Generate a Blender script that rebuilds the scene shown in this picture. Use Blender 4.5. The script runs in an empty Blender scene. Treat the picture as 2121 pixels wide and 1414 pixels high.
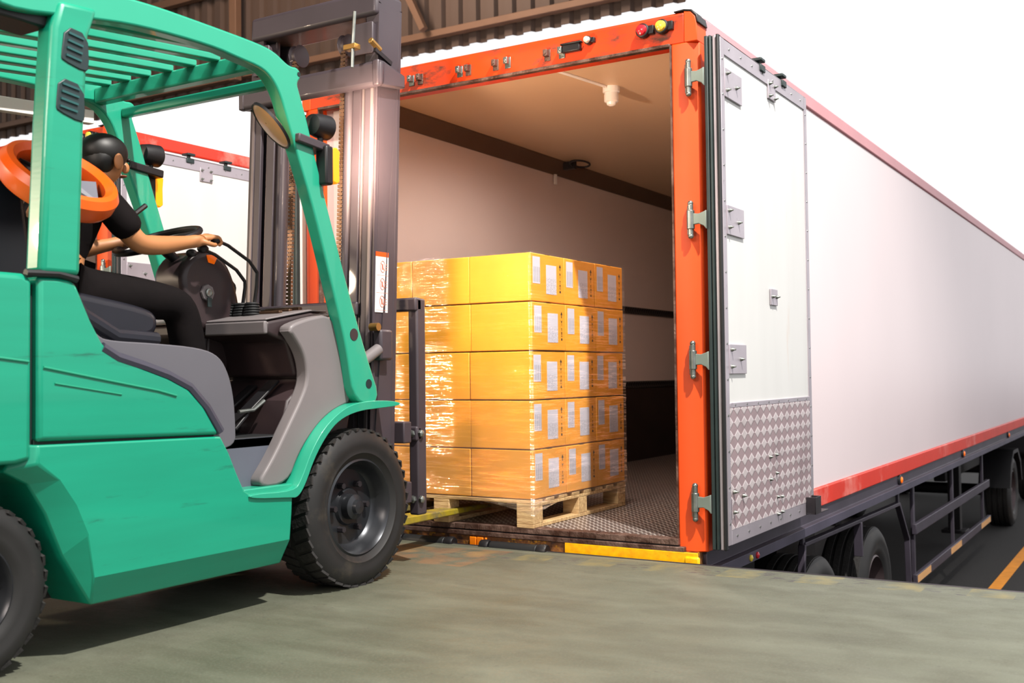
import bpy, bmesh, math, random
from mathutils import Vector, Matrix
random.seed(7)
S = bpy.context.scene
COL = S.collection
PI = math.pi

# ------------------------------------------------------------------ camera
F_PX = 2239.4
cam_d = bpy.data.cameras.new('camera'); cam = bpy.data.objects.new('camera', cam_d); COL.objects.link(cam)
cam_d.sensor_fit = 'HORIZONTAL'; cam_d.sensor_width = 36.0; cam_d.lens = 36.0*F_PX/2121.0
cam_d.clip_start = 0.05; cam_d.clip_end = 500
RX = Vector((0.8527585, 0.52217834, -0.01152049))      # image right, in world axes
RD = Vector((-0.02515993, 0.01903676, -0.99950217))    # image down
RF = Vector((-0.52169907, 0.85262382, 0.02937173))     # forward
RF.normalize(); RX = (RX - RF*RX.dot(RF)).normalized(); RU = RX.cross(RF).normalized()
if RU.z < 0: RU = -RU
m = Matrix((RX, RU, -RF)).transposed().to_4x4()
m.translation = Vector((1.91505594, -4.82258811, 0.9))
cam.matrix_world = m
cam_d.dof.use_dof = True; cam_d.dof.focus_distance = 5.3; cam_d.dof.aperture_fstop = 3.5
S.camera = cam

# ------------------------------------------------------------------ world, lights, exposure
S.view_settings.view_transform = 'Standard'; S.view_settings.look = 'None'
S.view_settings.gamma = 1.0; S.view_settings.use_curve_mapping = False
S.view_settings.exposure = 0.0
W = bpy.data.worlds.new('overcast_sky'); S.world = W; W.use_nodes = True
nt = W.node_tree; bg = nt.nodes['Background']
bg.inputs[0].default_value = (1.0, 0.985, 1.0, 1); bg.inputs[1].default_value = 1.16

def light(name, kind, loc, energy, color=(1,1,1), size=0.1, target=None, spot=None, blend=0.4, size_y=None):
    d = bpy.data.lights.new(name, kind); d.energy = energy; d.color = color
    if kind in ('POINT', 'SPOT'): d.shadow_soft_size = size
    if kind == 'AREA':
        d.size = size
        if size_y: d.shape = 'RECTANGLE'; d.size_y = size_y
    if kind == 'SPOT': d.spot_size = spot; d.spot_blend = blend
    o = bpy.data.objects.new(name, d); COL.objects.link(o); o.location = loc
    if target is not None:
        o.rotation_euler = (Vector(target)-Vector(loc)).to_track_quat('-Z', 'Y').to_euler()
    return o
# high bay flood lamp over the dock apron, to the right behind the camera
light('dock_flood_lamp', 'SPOT', (3.05, -2.45, 7.6), 5500, (1.0, 0.95, 0.88), 0.10, (-0.6, 0.2, 1.0), math.radians(80), 0.6)
# added fill lights, no such lamps are in view
light('back_fill', 'AREA', (-0.2, -9.5, 4.2), 430, (1.0, 0.84, 0.72), 2.2, (-1.2, 2.0, 1.2))  # added fill from behind the camera, brightens the trailer interior
light('wrap_highlight_fill', 'POINT', (-5.9, -6.2, 2.4), 760, (1.0, 0.78, 0.56), 0.16)  # added to raise highlights on the stretch wrap and warm the cartons
light('canopy_fill', 'AREA', (-7.0, 2.5, 8.2), 330, (1.0, 0.72, 0.55), 2.0, (-7.0, 6.8, 5.8))  # added warm fill for the canopy sheeting
# added interior fill, placed at the ceiling lamp fixture that looks unlit
light('trailer_inner_fill', 'SPOT', (-0.86, 0.86, 2.42), 60, (1.0, 0.86, 0.76), 0.03, (-1.1, 1.1, 0.0), math.radians(168), 0.5)
# forklift head lamp, warm, pointing at the load
light('forklift_headlamp_light', 'SPOT', (-1.03, -1.28, 1.93), 175, (1.0, 0.72, 0.52), 0.05, (-1.75, 2.2, 1.95), math.radians(120), 0.9)

# ------------------------------------------------------------------ helpers
def s2l(c):
    return tuple(((v/255.0)/12.92 if v/255.0 <= 0.04045 else ((v/255.0+0.055)/1.055)**2.4) for v in c)

def mat(name, rgb, rough=0.5, metal=0.0, var=0.0, vscale=6.0, rgb2=None, bump=0.0, bscale=40.0, stretch=None,
        emit=None, estr=0.0, coat=0.0, dirt=None, dirt_amt=0.0, dscale=3.0, spec=0.5):
    m = bpy.data.materials.new(name); m.use_nodes = True
    n = m.node_tree; p = n.nodes['Principled BSDF']
    c = s2l(rgb)+(1,)
    p.inputs['Base Color'].default_value = c
    p.inputs['Roughness'].default_value = rough; p.inputs['Metallic'].default_value = metal
    p.inputs['Specular IOR Level'].default_value = spec
    if coat: p.inputs['Coat Weight'].default_value = coat
    if emit: p.inputs['Emission Color'].default_value = s2l(emit)+(1,); p.inputs['Emission Strength'].default_value = estr
    tc = n.nodes.new('ShaderNodeTexCoord'); mp = n.nodes.new('ShaderNodeMapping')
    n.links.new(tc.outputs['Object'], mp.inputs[0])
    if stretch: mp.inputs['Scale'].default_value = stretch
    last = None
    if var > 0 or rgb2:
        no = n.nodes.new('ShaderNodeTexNoise'); no.inputs['Scale'].default_value = vscale; no.inputs['Detail'].default_value = 6
        n.links.new(mp.outputs[0], no.inputs[0])
        r = n.nodes.new('ShaderNodeValToRGB'); r.color_ramp.elements[0].position = 0.35; r.color_ramp.elements[1].position = 0.68
        c2 = s2l(rgb2) if rgb2 else tuple(max(0, v*(1-var)) for v in c[:3])
        r.color_ramp.elements[0].color = tuple(c2)+(1,); r.color_ramp.elements[1].color = c
        n.links.new(no.outputs[0], r.inputs[0]); last = r.outputs[0]
    if dirt:
        nd = n.nodes.new('ShaderNodeTexNoise'); nd.inputs['Scale'].default_value = dscale; nd.inputs['Detail'].default_value = 10; nd.inputs['Roughness'].default_value = .7
        n.links.new(mp.outputs[0], nd.inputs[0])
        rr = n.nodes.new('ShaderNodeValToRGB'); rr.color_ramp.elements[0].position = 1-dirt_amt-.06; rr.color_ramp.elements[1].position = 1-dirt_amt+.06
        n.links.new(nd.outputs[0], rr.inputs[0])
        mx = n.nodes.new('ShaderNodeMix'); mx.data_type = 'RGBA'
        n.links.new(rr.outputs[0], mx.inputs['Factor'])
        if last: n.links.new(last, mx.inputs['A'])
        else: mx.inputs['A'].default_value = c
        mx.inputs['B'].default_value = s2l(dirt)+(1,); last = mx.outputs['Result']
    if last: n.links.new(last, p.inputs['Base Color'])
    if bump > 0:
        nb = n.nodes.new('ShaderNodeTexNoise'); nb.inputs['Scale'].default_value = bscale; nb.inputs['Detail'].default_value = 4
        n.links.new(mp.outputs[0], nb.inputs[0])
        b = n.nodes.new('ShaderNodeBump'); b.inputs['Strength'].default_value = bump; b.inputs['Distance'].default_value = 0.01
        n.links.new(nb.outputs[0], b.inputs['Height']); n.links.new(b.outputs[0], p.inputs['Normal'])
    return m

class NT:
    """tiny node-math helper"""
    def __init__(s, m): s.n = m.node_tree; s.p = s.n.nodes['Principled BSDF']
    def new(s, t): return s.n.nodes.new(t)
    def coord(s, kind='Object'):
        tc = s.new('ShaderNodeTexCoord'); sp = s.new('ShaderNodeSeparateXYZ'); s.n.links.new(tc.outputs[kind], sp.inputs[0]); s.vec = tc.outputs[kind]; return sp.outputs
    def m(s, op, a, b=None, c=None, clamp=False):
        x = s.new('ShaderNodeMath'); x.operation = op; x.use_clamp = clamp
        for i, v in enumerate((a, b, c)):
            if v is None: continue
            if isinstance(v, (int, float)): x.inputs[i].default_value = v
            else: s.n.links.new(v, x.inputs[i])
        return x.outputs[0]
    def mix(s, f, a, b):
        x = s.new('ShaderNodeMix'); x.data_type = 'RGBA'
        if isinstance(f, (int, float)): x.inputs['Factor'].default_value = f
        else: s.n.links.new(f, x.inputs['Factor'])
        for k, v in (('A', a), ('B', b)):
            if isinstance(v, tuple): x.inputs[k].default_value = v+(1,) if len(v) == 3 else v
            else: s.n.links.new(v, x.inputs[k])
        return x.outputs['Result']
    def noise(s, scale, detail=5, stretch=None, vec=None):
        x = s.new('ShaderNodeTexNoise'); x.inputs['Scale'].default_value = scale; x.inputs['Detail'].default_value = detail
        v = vec or s.vec
        if stretch:
            mp = s.new('ShaderNodeMapping'); mp.inputs['Scale'].default_value = stretch; s.n.links.new(v, mp.inputs[0]); v = mp.outputs[0]
        s.n.links.new(v, x.inputs[0]); return x.outputs[0]
    def step(s, v, lo, hi):
        x = s.new('ShaderNodeMapRange'); x.inputs[1].default_value = lo; x.inputs[2].default_value = hi; x.clamp = True
        s.n.links.new(v, x.inputs[0]); return x.outputs[0]
    def bump(s, h, strength=.4, dist=.004):
        b = s.new('ShaderNodeBump'); b.inputs['Strength'].default_value = strength; b.inputs['Distance'].default_value = dist
        s.n.links.new(h, b.inputs['Height']); s.n.links.new(b.outputs[0], s.p.inputs['Normal'])
    def base(s, c): s.n.links.new(c, s.p.inputs['Base Color'])

class MB:
    def __init__(s): s.v = []; s.f = []
    def add(s, vs, fs):
        o = len(s.v); s.v += [Vector(v) for v in vs]; s.f += [tuple(i+o for i in f) for f in fs]; return s
    def box(s, x0, x1, y0, y1, z0, z1):
        if x0 > x1: x0, x1 = x1, x0
        if y0 > y1: y0, y1 = y1, y0
        if z0 > z1: z0, z1 = z1, z0
        return s.add([(x0,y0,z0),(x1,y0,z0),(x1,y1,z0),(x0,y1,z0),(x0,y0,z1),(x1,y0,z1),(x1,y1,z1),(x0,y1,z1)],
              [(0,3,2,1),(4,5,6,7),(0,1,5,4),(1,2,6,5),(2,3,7,6),(3,0,4,7)])
    def obox(s, c, ax, ay, az, hx, hy, hz):
        c = Vector(c); ax, ay, az = Vector(ax).normalized(), Vector(ay).normalized(), Vector(az).normalized()
        vs = [c+ax*hx*a+ay*hy*b+az*hz*d for d in (-1,1) for a, b in ((-1,-1),(1,-1),(1,1),(-1,1))]
        return s.add(vs, [(0,3,2,1),(4,5,6,7),(0,1,5,4),(1,2,6,5),(2,3,7,6),(3,0,4,7)])
    def bar(s, p, q, w, h, up=(0,0,1)):
        p, q = Vector(p), Vector(q); d = (q-p); L = d.length; d.normalize(); u = Vector(up)
        if abs(d.dot(u)) > .98: u = Vector((0,1,0))
        sd = d.cross(u).normalized(); u = sd.cross(d).normalized()
        return s.obox((p+q)/2, d, sd, u, L/2, w/2, h/2)
    def prism(s, poly, axis, a, b, poly2=None):
        """poly of 2-D points; axis 'x': (y,z), 'y': (x,z), 'z': (x,y); from a to b"""
        def P(pt, t):
            if axis == 'x': return (t, pt[0], pt[1])
            if axis == 'y': return (pt[0], t, pt[1])
            return (pt[0], pt[1], t)
        n = len(poly); q = poly2 or poly
        vs = [P(p, a) for p in poly]+[P(p, b) for p in q]
        fs = [tuple(range(n)), tuple(range(2*n-1, n-1, -1))]+[(i, i+n, (i+1) % n+n, (i+1) % n) for i in range(n)]
        return s.add(vs, fs)
    def tube(s, pts, r, seg=12, closed=False, cap=True, rs=None):
        pts = [Vector(p) for p in pts]; n = len(pts)
        tang = []
        for i in range(n):
            a = pts[i-1] if (i > 0 or closed) else pts[i]; b = pts[(i+1) % n] if (i < n-1 or closed) else pts[i]
            tang.append((b-a).normalized())
        up = Vector((0,0,1)) if abs(tang[0].z) < .9 else Vector((1,0,0))
        u = (up-tang[0]*up.dot(tang[0])).normalized(); vs = []
        for i in range(n):
            u = (u-tang[i]*u.dot(tang[i])).normalized(); w = tang[i].cross(u)
            rr = rs[i] if rs else r
            vs += [pts[i]+(u*math.cos(2*PI*k/seg)+w*math.sin(2*PI*k/seg))*rr for k in range(seg)]
        fs = []
        for i in range(n if closed else n-1):
            j = (i+1) % n
            fs += [(i*seg+k, i*seg+(k+1) % seg, j*seg+(k+1) % seg, j*seg+k) for k in range(seg)]
        if cap and not closed: fs += [tuple(range(seg-1, -1, -1)), tuple(range((n-1)*seg, n*seg))]
        return s.add(vs, fs)
    def cyl(s, p, q, r, seg=16): return s.tube([p, q], r, seg)
    def lathe(s, prof, c, axis, seg=48, cap=False):
        """prof: (t, r) along axis from centre c"""
        c = Vector(c); a = Vector(axis).normalized(); u = a.orthogonal().normalized(); w = a.cross(u); vs = []; n = len(prof)
        for t, r in prof: vs += [c+a*t+(u*math.cos(2*PI*k/seg)+w*math.sin(2*PI*k/seg))*r for k in range(seg)]
        fs = [(i*seg+k, i*seg+(k+1) % seg, (i+1)*seg+(k+1) % seg, (i+1)*seg+k) for i in range(n-1) for k in range(seg)]
        if cap: fs += [tuple(range(seg-1, -1, -1)), tuple(range((n-1)*seg, n*seg))]
        return s.add(vs, fs)
    def ball(s, c, rx, ry=None, rz=None, seg=20, rings=12):
        ry = ry or rx; rz = rz or rx; c = Vector(c); vs = []; fs = []
        for i in range(rings+1):
            th = PI*i/rings
            for k in range(seg):
                ph = 2*PI*k/seg
                vs.append(c+Vector((rx*math.sin(th)*math.cos(ph), ry*math.sin(th)*math.sin(ph), rz*math.cos(th))))
        for i in range(rings):
            for k in range(seg): fs.append((i*seg+k, (i+1)*seg+k, (i+1)*seg+(k+1) % seg, i*seg+(k+1) % seg))
        return s.add(vs, fs)
    def build(s, name, material, parent=None, bevel=0, seg=2, smooth=True, angle=35, label=None):
        o0 = ORG.get(parent.name, Vector()) if parent else Vector()
        me = bpy.data.meshes.new(name); me.from_pydata([tuple(v-o0) for v in s.v], [], s.f)
        bm = bmesh.new(); bm.from_mesh(me); bmesh.ops.remove_doubles(bm, verts=bm.verts, dist=1e-5)
        bmesh.ops.dissolve_degenerate(bm, dist=1e-6, edges=bm.edges)
        bmesh.ops.recalc_face_normals(bm, faces=bm.faces); bm.to_mesh(me); bm.free()
        if smooth:
            me.shade_smooth(); me.set_sharp_from_angle(angle=math.radians(angle))
        me.materials.append(material)
        o = bpy.data.objects.new(name, me); COL.objects.link(o)
        if parent: o.parent = parent
        ORG[o.name] = o0
        if bevel:
            b = o.modifiers.new('bevel', 'BEVEL'); b.width = bevel; b.segments = seg; b.limit_method = 'ANGLE'; b.angle_limit = math.radians(40)
            b.harden_normals = False
        if label: o['label'] = label
        return o
ORG = {}

def chaikin(poly, it=2):
    for _ in range(it):
        out = []
        for i in range(len(poly)):
            a, b_ = poly[i], poly[(i+1) % len(poly)]
            out += [(a[0]*.75+b_[0]*.25, a[1]*.75+b_[1]*.25), (a[0]*.25+b_[0]*.75, a[1]*.25+b_[1]*.75)]
        poly = out
    return poly

def thing(name, label, cat, loc=(0,0,0), group=None):
    o = bpy.data.objects.new(name, None); COL.objects.link(o); o.location = loc; o.empty_display_size = .1
    o['label'] = label; o['category'] = cat
    if group: o['group'] = group
    ORG[o.name] = Vector(loc); return o
def tag(o, label, cat, group=None, kind=None):
    o['label'] = label; o['category'] = cat
    if group: o['group'] = group
    if kind: o['kind'] = kind
    return o
def struct(o): o['kind'] = 'structure'; return o
def kids(o): return [c for c in bpy.data.objects if c.parent == o]
def copy_tree(o, parent=None):
    c = o.copy(); COL.objects.link(c)
    if parent: c.parent = parent
    for k in kids(o): copy_tree(k, c)
    return c

# ------------------------------------------------------------------ materials
M = {}
M['orange'] = mat('orange_paint', (230, 76, 4), .5, 0, .12, 2.5, bump=.03, bscale=25, dirt=(120, 50, 22), dirt_amt=.26, dscale=5)
M['orange_dirty'] = mat('worn_orange_paint', (218, 64, 18), .4, 0, .15, 2.5, dirt=(92, 52, 38), dirt_amt=.43, dscale=4, stretch=(1, 1, 2.5))
M['red_rail'] = mat('faded_red_rail', (226, 52, 30), .4, 0, .1, 3, dirt=(235, 130, 118), dirt_amt=.4, dscale=1.2)
M['pink_rail'] = mat('faded_pink_rail', (214, 150, 156), .45, .1, .08, 2)
M['trailer_white'] = mat('trailer_side_panel', (236, 220, 222), .35, 0, .035, .7)
M['door_white'] = mat('door_panel', (212, 212, 210), .4, 0, .05, 1.6, stretch=(1, 3, .6), dirt=(205, 190, 180), dirt_amt=.3, dscale=1.5)
M['alu'] = mat('aluminium_trim', (186, 178, 186), .4, .55, .15, 4, dirt=(110, 96, 98), dirt_amt=.32, dscale=12)
M['steel'] = mat('galvanised_steel', (150, 155, 150), .35, .85, .3, 20)
M['steel_dark'] = mat('dark_steel', (62, 58, 62), .45, .6, .3, 10)
M['rust'] = mat('rusty_steel', (122, 98, 88), .55, .5, 0, 14, rgb2=(70, 44, 34), bump=.5, bscale=60)
M['rubber'] = mat('black_rubber', (24, 26, 28), .55, 0, .2, 20)
M['gasket'] = mat('green_black_gasket', (38, 52, 52), .5, 0, .25, 8)
M['black'] = mat('black_plastic', (20, 19, 22), .45)
M['chassis'] = mat('chassis_grey', (72, 66, 78), .5, .3, .3, 3)
M['flange'] = mat('lilac_grey_flange', (92, 88, 106), .4, .3, .3, 3)
M['chassis_dark'] = mat('chassis_black', (22, 20, 24), .6, .1, .3, 3)
M['inner_wall'] = mat('trailer_inner_wall', (226, 208, 202), .5, 0, .05, 1.0)
M['inner_ceiling'] = mat('trailer_ceiling', (222, 192, 160), .5, 0, .04, 1.0)
M['cornice'] = mat('brown_cornice', (112, 88, 72), .5, .2, .15, 3)
M['kick'] = mat('dark_kick_panel', (52, 38, 34), .55, .1, .2, 5)
M['track'] = mat('cargo_track', (48, 44, 46), .4, .5, .2, 10)
def track_mat():
    m = mat('cargo_track_slots', (52, 48, 50), .4, .5); t = NT(m); x, y, z = t.coord()
    t.base(t.mix(t.m('GREATER_THAN', t.m('FRACT', t.m('DIVIDE', y, .05)), .55), s2l((44, 40, 42)), s2l((92, 86, 84)))); return m
M['track'] = track_mat()
M['white_plastic'] = mat('white_plastic', (240, 238, 236), .35)
M['glass_white'] = mat('frosted_lamp_glass', (250, 250, 250), .2)
M['yellow'] = mat('yellow_reflective_tape', (252, 196, 8), .35, 0, 0, 30, rgb2=(240, 165, 10), dirt=(90, 62, 20), dirt_amt=.3, dscale=9)
M['orange_tape'] = mat('orange_reflective_tape', (246, 128, 10), .35, 0, .1, 20, dirt=(120, 50, 15), dirt_amt=.33, dscale=14)
M['fleck'] = mat('flaking_yellow_paint', (150, 96, 50), .55, .2, 0, 22, rgb2=(64, 42, 34), dirt=(225, 160, 25), dirt_amt=.42, dscale=16, bump=.4)
M['amber'] = mat('amber_lens', (255, 120, 10), .2, 0, emit=(255, 100, 10), estr=.25)
M['amber_on'] = mat('lit_amber_lens', (255, 140, 20), .2, 0, emit=(255, 138, 14), estr=1.1)
M['red_lens'] = mat('red_lens', (200, 40, 50), .2)
M['yellow_lens'] = mat('yellow_lens', (215, 195, 70), .2)
M['clear_lens'] = mat('clear_lens', (220, 215, 200), .15)
M['green'] = mat('forklift_green', (8, 142, 112), .36, 0, .12, 1.8, bump=.02, bscale=10, coat=.2, stretch=(1, .7, 7), dirt=(16, 92, 74), dirt_amt=.33, dscale=3.2)
M['green_frame'] = mat('forklift_green_frame', (34, 152, 122), .35, 0, .06, 3, coat=.3)
M['crease'] = mat('green_crease', (8, 128, 98), .5)
M['seam'] = mat('dark_panel_seam', (8, 26, 24), .7)
M['hoodgrey'] = mat('grey_hood_plastic', (92, 91, 98), .45, 0, .12, 2)
M['cowl'] = mat('grey_plastic_cowl', (116, 110, 111), .45, 0, .12, 2)
M['step'] = mat('slate_grey_step', (88, 92, 104), .5, 0, .1, 4)
M['dark_plastic'] = mat('dark_brown_plastic', (52, 40, 42), .45, 0, .15, 5)
M['shadow_navy'] = mat('dark_navy_shadow', (52, 52, 66), .5)  # shade below the hood trim, put into the colour
M['vent'] = mat('dark_vent', (20, 40, 42), .45)
M['vent_slat'] = mat('vent_slat', (26, 76, 76), .4)
M['mast'] = mat('mast_grey', (66, 58, 64), .48, .1, .15, 4, coat=.1)
M['mast_hi'] = mat('mast_rail_edge', (112, 102, 104), .4, .3, .15, 6)
M['chain'] = mat('lift_chain', (110, 84, 66), .4, .7, .3, 40)
M['brass'] = mat('worn_brass_fitting', (180, 140, 80), .35, .8)
M['fork'] = mat('fork_yellow', (168, 150, 28), .5, .2, 0, 12, rgb2=(120, 108, 62), dirt=(96, 92, 78), dirt_amt=.4, dscale=7)
M['tread'] = mat('dusty_tyre_tread', (34, 32, 31), .75, 0, .4, 30, bump=.4, bscale=60)
M['tyre'] = mat('tyre_sidewall', (25, 24, 24), .6, 0, .35, 8, dirt=(50, 45, 37), dirt_amt=.38, dscale=4)
M['rim'] = mat('dark_wheel_rim', (58, 60, 64), .3, .6, .3, 6)
M['rim_grey'] = mat('grey_truck_rim', (90, 78, 80), .45, .5, .3, 6)
M['seat'] = mat('navy_vinyl_seat', (22, 24, 34), .4, 0, .2, 6)
M['skin'] = mat('skin', (176, 118, 74), .5, 0, .06, 14)
M['lips'] = mat('lips', (140, 82, 62), .5)
M['shirt'] = mat('black_shirt_cloth', (20, 15, 16), .85, 0, .25, 12, bump=.3, bscale=14, spec=.12)
M['trousers'] = mat('black_trouser_cloth', (17, 13, 14), .85, 0, .25, 10, bump=.3, bscale=12, spec=.12)
M['hair'] = mat('black_hair', (16, 13, 12), .5, 0, .3, 60)
M['shoe'] = mat('black_shoe', (18, 16, 16), .4)
M['fan_orange'] = mat('orange_plastic_ring', (236, 92, 14), .35, 0, .08, 6)
M['wood'] = mat('pale_pallet_wood', (214, 184, 134), .7, 0, 0, 5, rgb2=(176, 142, 98), stretch=(2, 12, 12), bump=.3, bscale=20)
M['paper'] = mat('white_label_paper', (226, 226, 234), .5)
M['ink'] = mat('black_print', (30, 24, 18), .6)
M['gap'] = mat('dark_gap', (84, 60, 40), .8)
M['canopy'] = mat('corrugated_sheet', (98, 84, 76), .55, .2, .2, .8, stretch=(1, 1, .2))
M['canopy_beam'] = mat('brown_purlin_steel', (132, 104, 84), .5, .2, .15, 2)
M['asphalt'] = mat('dark_asphalt', (17, 15, 14), .85, 0, .3, 3, bump=.4, bscale=60)
M['line'] = mat('yellow_ground_paint', (222, 140, 20), .7, 0, .2, 8)
M['mirror_back'] = mat('amber_mirror_back', (232, 178, 120), .3, 0, .1, 4)
M['sticker'] = mat('white_sticker', (238, 232, 226), .4)
M['sticker_ink'] = mat('faded_red_print', (200, 120, 100), .6)

# cardboard: base colour with faint corrugation lines
def cardboard():
    m = mat('printed_cardboard', (228, 160, 48), .55, 0); t = NT(m); t.coord()
    n1 = t.noise(3.0, 6); n2 = t.noise(90, 2, (1, 1, 8))
    c = t.mix(t.step(n1, .35, .7), s2l((222, 148, 34)), s2l((234, 162, 42)))
    t.base(c); t.bump(n2, .12, .002); return m
M['card'] = cardboard()

def floor_mat():
    m = mat('dock_concrete', (150, 152, 138), .62, 0); t = NT(m); x, y, z = t.coord()
    n1 = t.noise(.9, 8); n2 = t.noise(7, 8); n3 = t.noise(40, 5); n4 = t.noise(2.2, 10, (1.0, 3.0, 1))
    c = t.mix(t.step(n1, .35, .68), s2l((72, 74, 60)), s2l((90, 93, 79)))
    c = t.mix(t.m('MULTIPLY', t.step(n4, .42, .72), .35), c, s2l((112, 116, 102)))
    c = t.mix(t.m('MULTIPLY', t.step(n2, .52, .72), .35), c, s2l((72, 70, 58)))
    c = t.mix(t.m('MULTIPLY', t.step(n3, .66, .7), .6), c, s2l((60, 58, 52)))
    # worn yellow / black edge marking, parallel to the dock edge
    d = t.m('SUBTRACT', t.m('MULTIPLY', x, 0.0677), t.m('ADD', y, 0.058))      # distance back from edge line
    band = t.m('MULTIPLY', t.m('GREATER_THAN', d, .05), t.m('LESS_THAN', d, .24))
    band2 = t.m('MULTIPLY', t.m('GREATER_THAN', d, -.01), t.m('LESS_THAN', d, .035))
    blocks = t.m('GREATER_THAN', t.m('FRACT', t.m('DIVIDE', x, .34)), .5)
    wear = t.noise(9, 9); wear2 = t.noise(15, 9, (1, 2, 1))
    yel = t.m('MULTIPLY', t.m('MULTIPLY', band, blocks), t.step(wear, .40, .72))
    c = t.mix(t.m('MULTIPLY', yel, .42), c, s2l((150, 132, 66)))
    blk = t.m('MULTIPLY', t.m('MULTIPLY', band, t.m('SUBTRACT', 1.0, blocks)), t.step(wear2, .55, .6))
    c = t.mix(t.m('MULTIPLY', blk, .8), c, s2l((62, 58, 60)))
    c = t.mix(t.m('MULTIPLY', band2, .55), c, s2l((104, 104, 88)))
    # orange brown scrape where wheels cross
    sc = t.m('MULTIPLY', t.m('MULTIPLY', t.m('GREATER_THAN', x, -2.4), t.m('LESS_THAN', x, -.95)), t.m('MULTIPLY', t.m('GREATER_THAN', d, .02), t.m('LESS_THAN', d, .5)))
    c = t.mix(t.m('MULTIPLY', t.m('MULTIPLY', sc, t.step(wear, .4, .55)), .35), c, s2l((150, 100, 62)))
    n5 = t.noise(3.5, 12, (1.0, 1.6, 1)); n6 = t.noise(120, 3)
    c = t.mix(t.m('MULTIPLY', t.step(n5, .50, .62), .28), c, s2l((66, 66, 54)))
    c = t.mix(t.m('MULTIPLY', t.step(n6, .5, .75), .3), c, s2l((118, 122, 108)))
    t.base(c); t.bump(t.noise(25, 8), .35, .006)
    r = t.new('ShaderNodeMapRange'); r.inputs[3].default_value = .45; r.inputs[4].default_value = .75
    t.n.links.new(n2, r.inputs[0]); t.n.links.new(r.outputs[0], t.p.inputs['Roughness'])
    return m
M['floor'] = floor_mat()

def diamond_plate(name, ax, scale_u, scale_v, c_lo, c_hi, metal, rough, lines=True):
    m = mat(name, c_lo, rough, metal); t = NT(m); o = t.coord()
    u = t.m('DIVIDE', o[ax[0]], scale_u); v = t.m('DIVIDE', o[ax[1]], scale_v)
    def lat(du):
        fu = t.m('ABSOLUTE', t.m('SUBTRACT', t.m('FRACT', t.m('ADD', u, du)), .5))
        fv = t.m('ABSOLUTE', t.m('SUBTRACT', t.m('FRACT', t.m('ADD', v, du)), .5))
        return t.m('ADD', fu, fv)
    d = lat(0.0)
    mask = t.m('LESS_THAN', d, .46)
    col = t.mix(mask, s2l(c_lo), s2l(c_hi))
    if lines:
        ln = t.m('GREATER_THAN', t.m('FRACT', t.m('MULTIPLY', t.m('ADD', t.m('MULTIPLY', u, 1.0), v), 5.0)), .5)
        ln2 = t.m('GREATER_THAN', t.m('FRACT', t.m('MULTIPLY', t.m('SUBTRACT', u, v), 5.0)), .5)
        lsel = t.m('ADD', t.m('MULTIPLY', mask, ln), t.m('MULTIPLY', t.m('SUBTRACT', 1.0, mask), ln2))
        col = t.mix(t.m('MULTIPLY', lsel, .35), col, s2l(tuple(int(v*.72) for v in c_lo)))
    dn = t.noise(4, 6)
    col = t.mix(t.m('MULTIPLY', t.step(dn, .5, .7), .35), col, s2l(tuple(int(v*.7) for v in c_lo)))
    t.base(col); t.bump(t.m('SUBTRACT', 1.0, t.step(d, .35, .5)), .6, .003); return m
M['tread_door'] = diamond_plate('door_tread_plate', (1, 2), .097, .062, (170, 148, 152), (214, 204, 205), .3, .42)

def bar_tread(name, c_lo, c_hi):
    m = mat(name, c_lo, .38, .3); t = NT(m); x, y, z = t.coord()
    u = t.m('DIVIDE', t.m('ADD', x, y), .045); v = t.m('DIVIDE', t.m('SUBTRACT', x, y), .045)
    cell = t.m('FRACT', t.m('MULTIPLY', t.m('ADD', t.m('FLOOR', u), t.m('FLOOR', v)), .5))
    alt = t.m('GREATER_THAN', cell, .25)
    fu = t.m('ABSOLUTE', t.m('SUBTRACT', t.m('FRACT', u), .5)); fv = t.m('ABSOLUTE', t.m('SUBTRACT', t.m('FRACT', v), .5))
    a = t.m('MULTIPLY', t.m('LESS_THAN', fu, .13), t.m('LESS_THAN', fv, .42))
    b = t.m('MULTIPLY', t.m('LESS_THAN', fv, .13), t.m('LESS_THAN', fu, .42))
    mk = t.m('ADD', t.m('MULTIPLY', a, alt), t.m('MULTIPLY', b, t.m('SUBTRACT', 1.0, alt)), clamp=True)
    t.base(t.mix(mk, s2l(c_lo), s2l(c_hi))); t.bump(mk, .7, .004)
    return m
M['tread_floor'] = bar_tread('floor_tread_plate', (92, 80, 76), (205, 198, 192))

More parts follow.
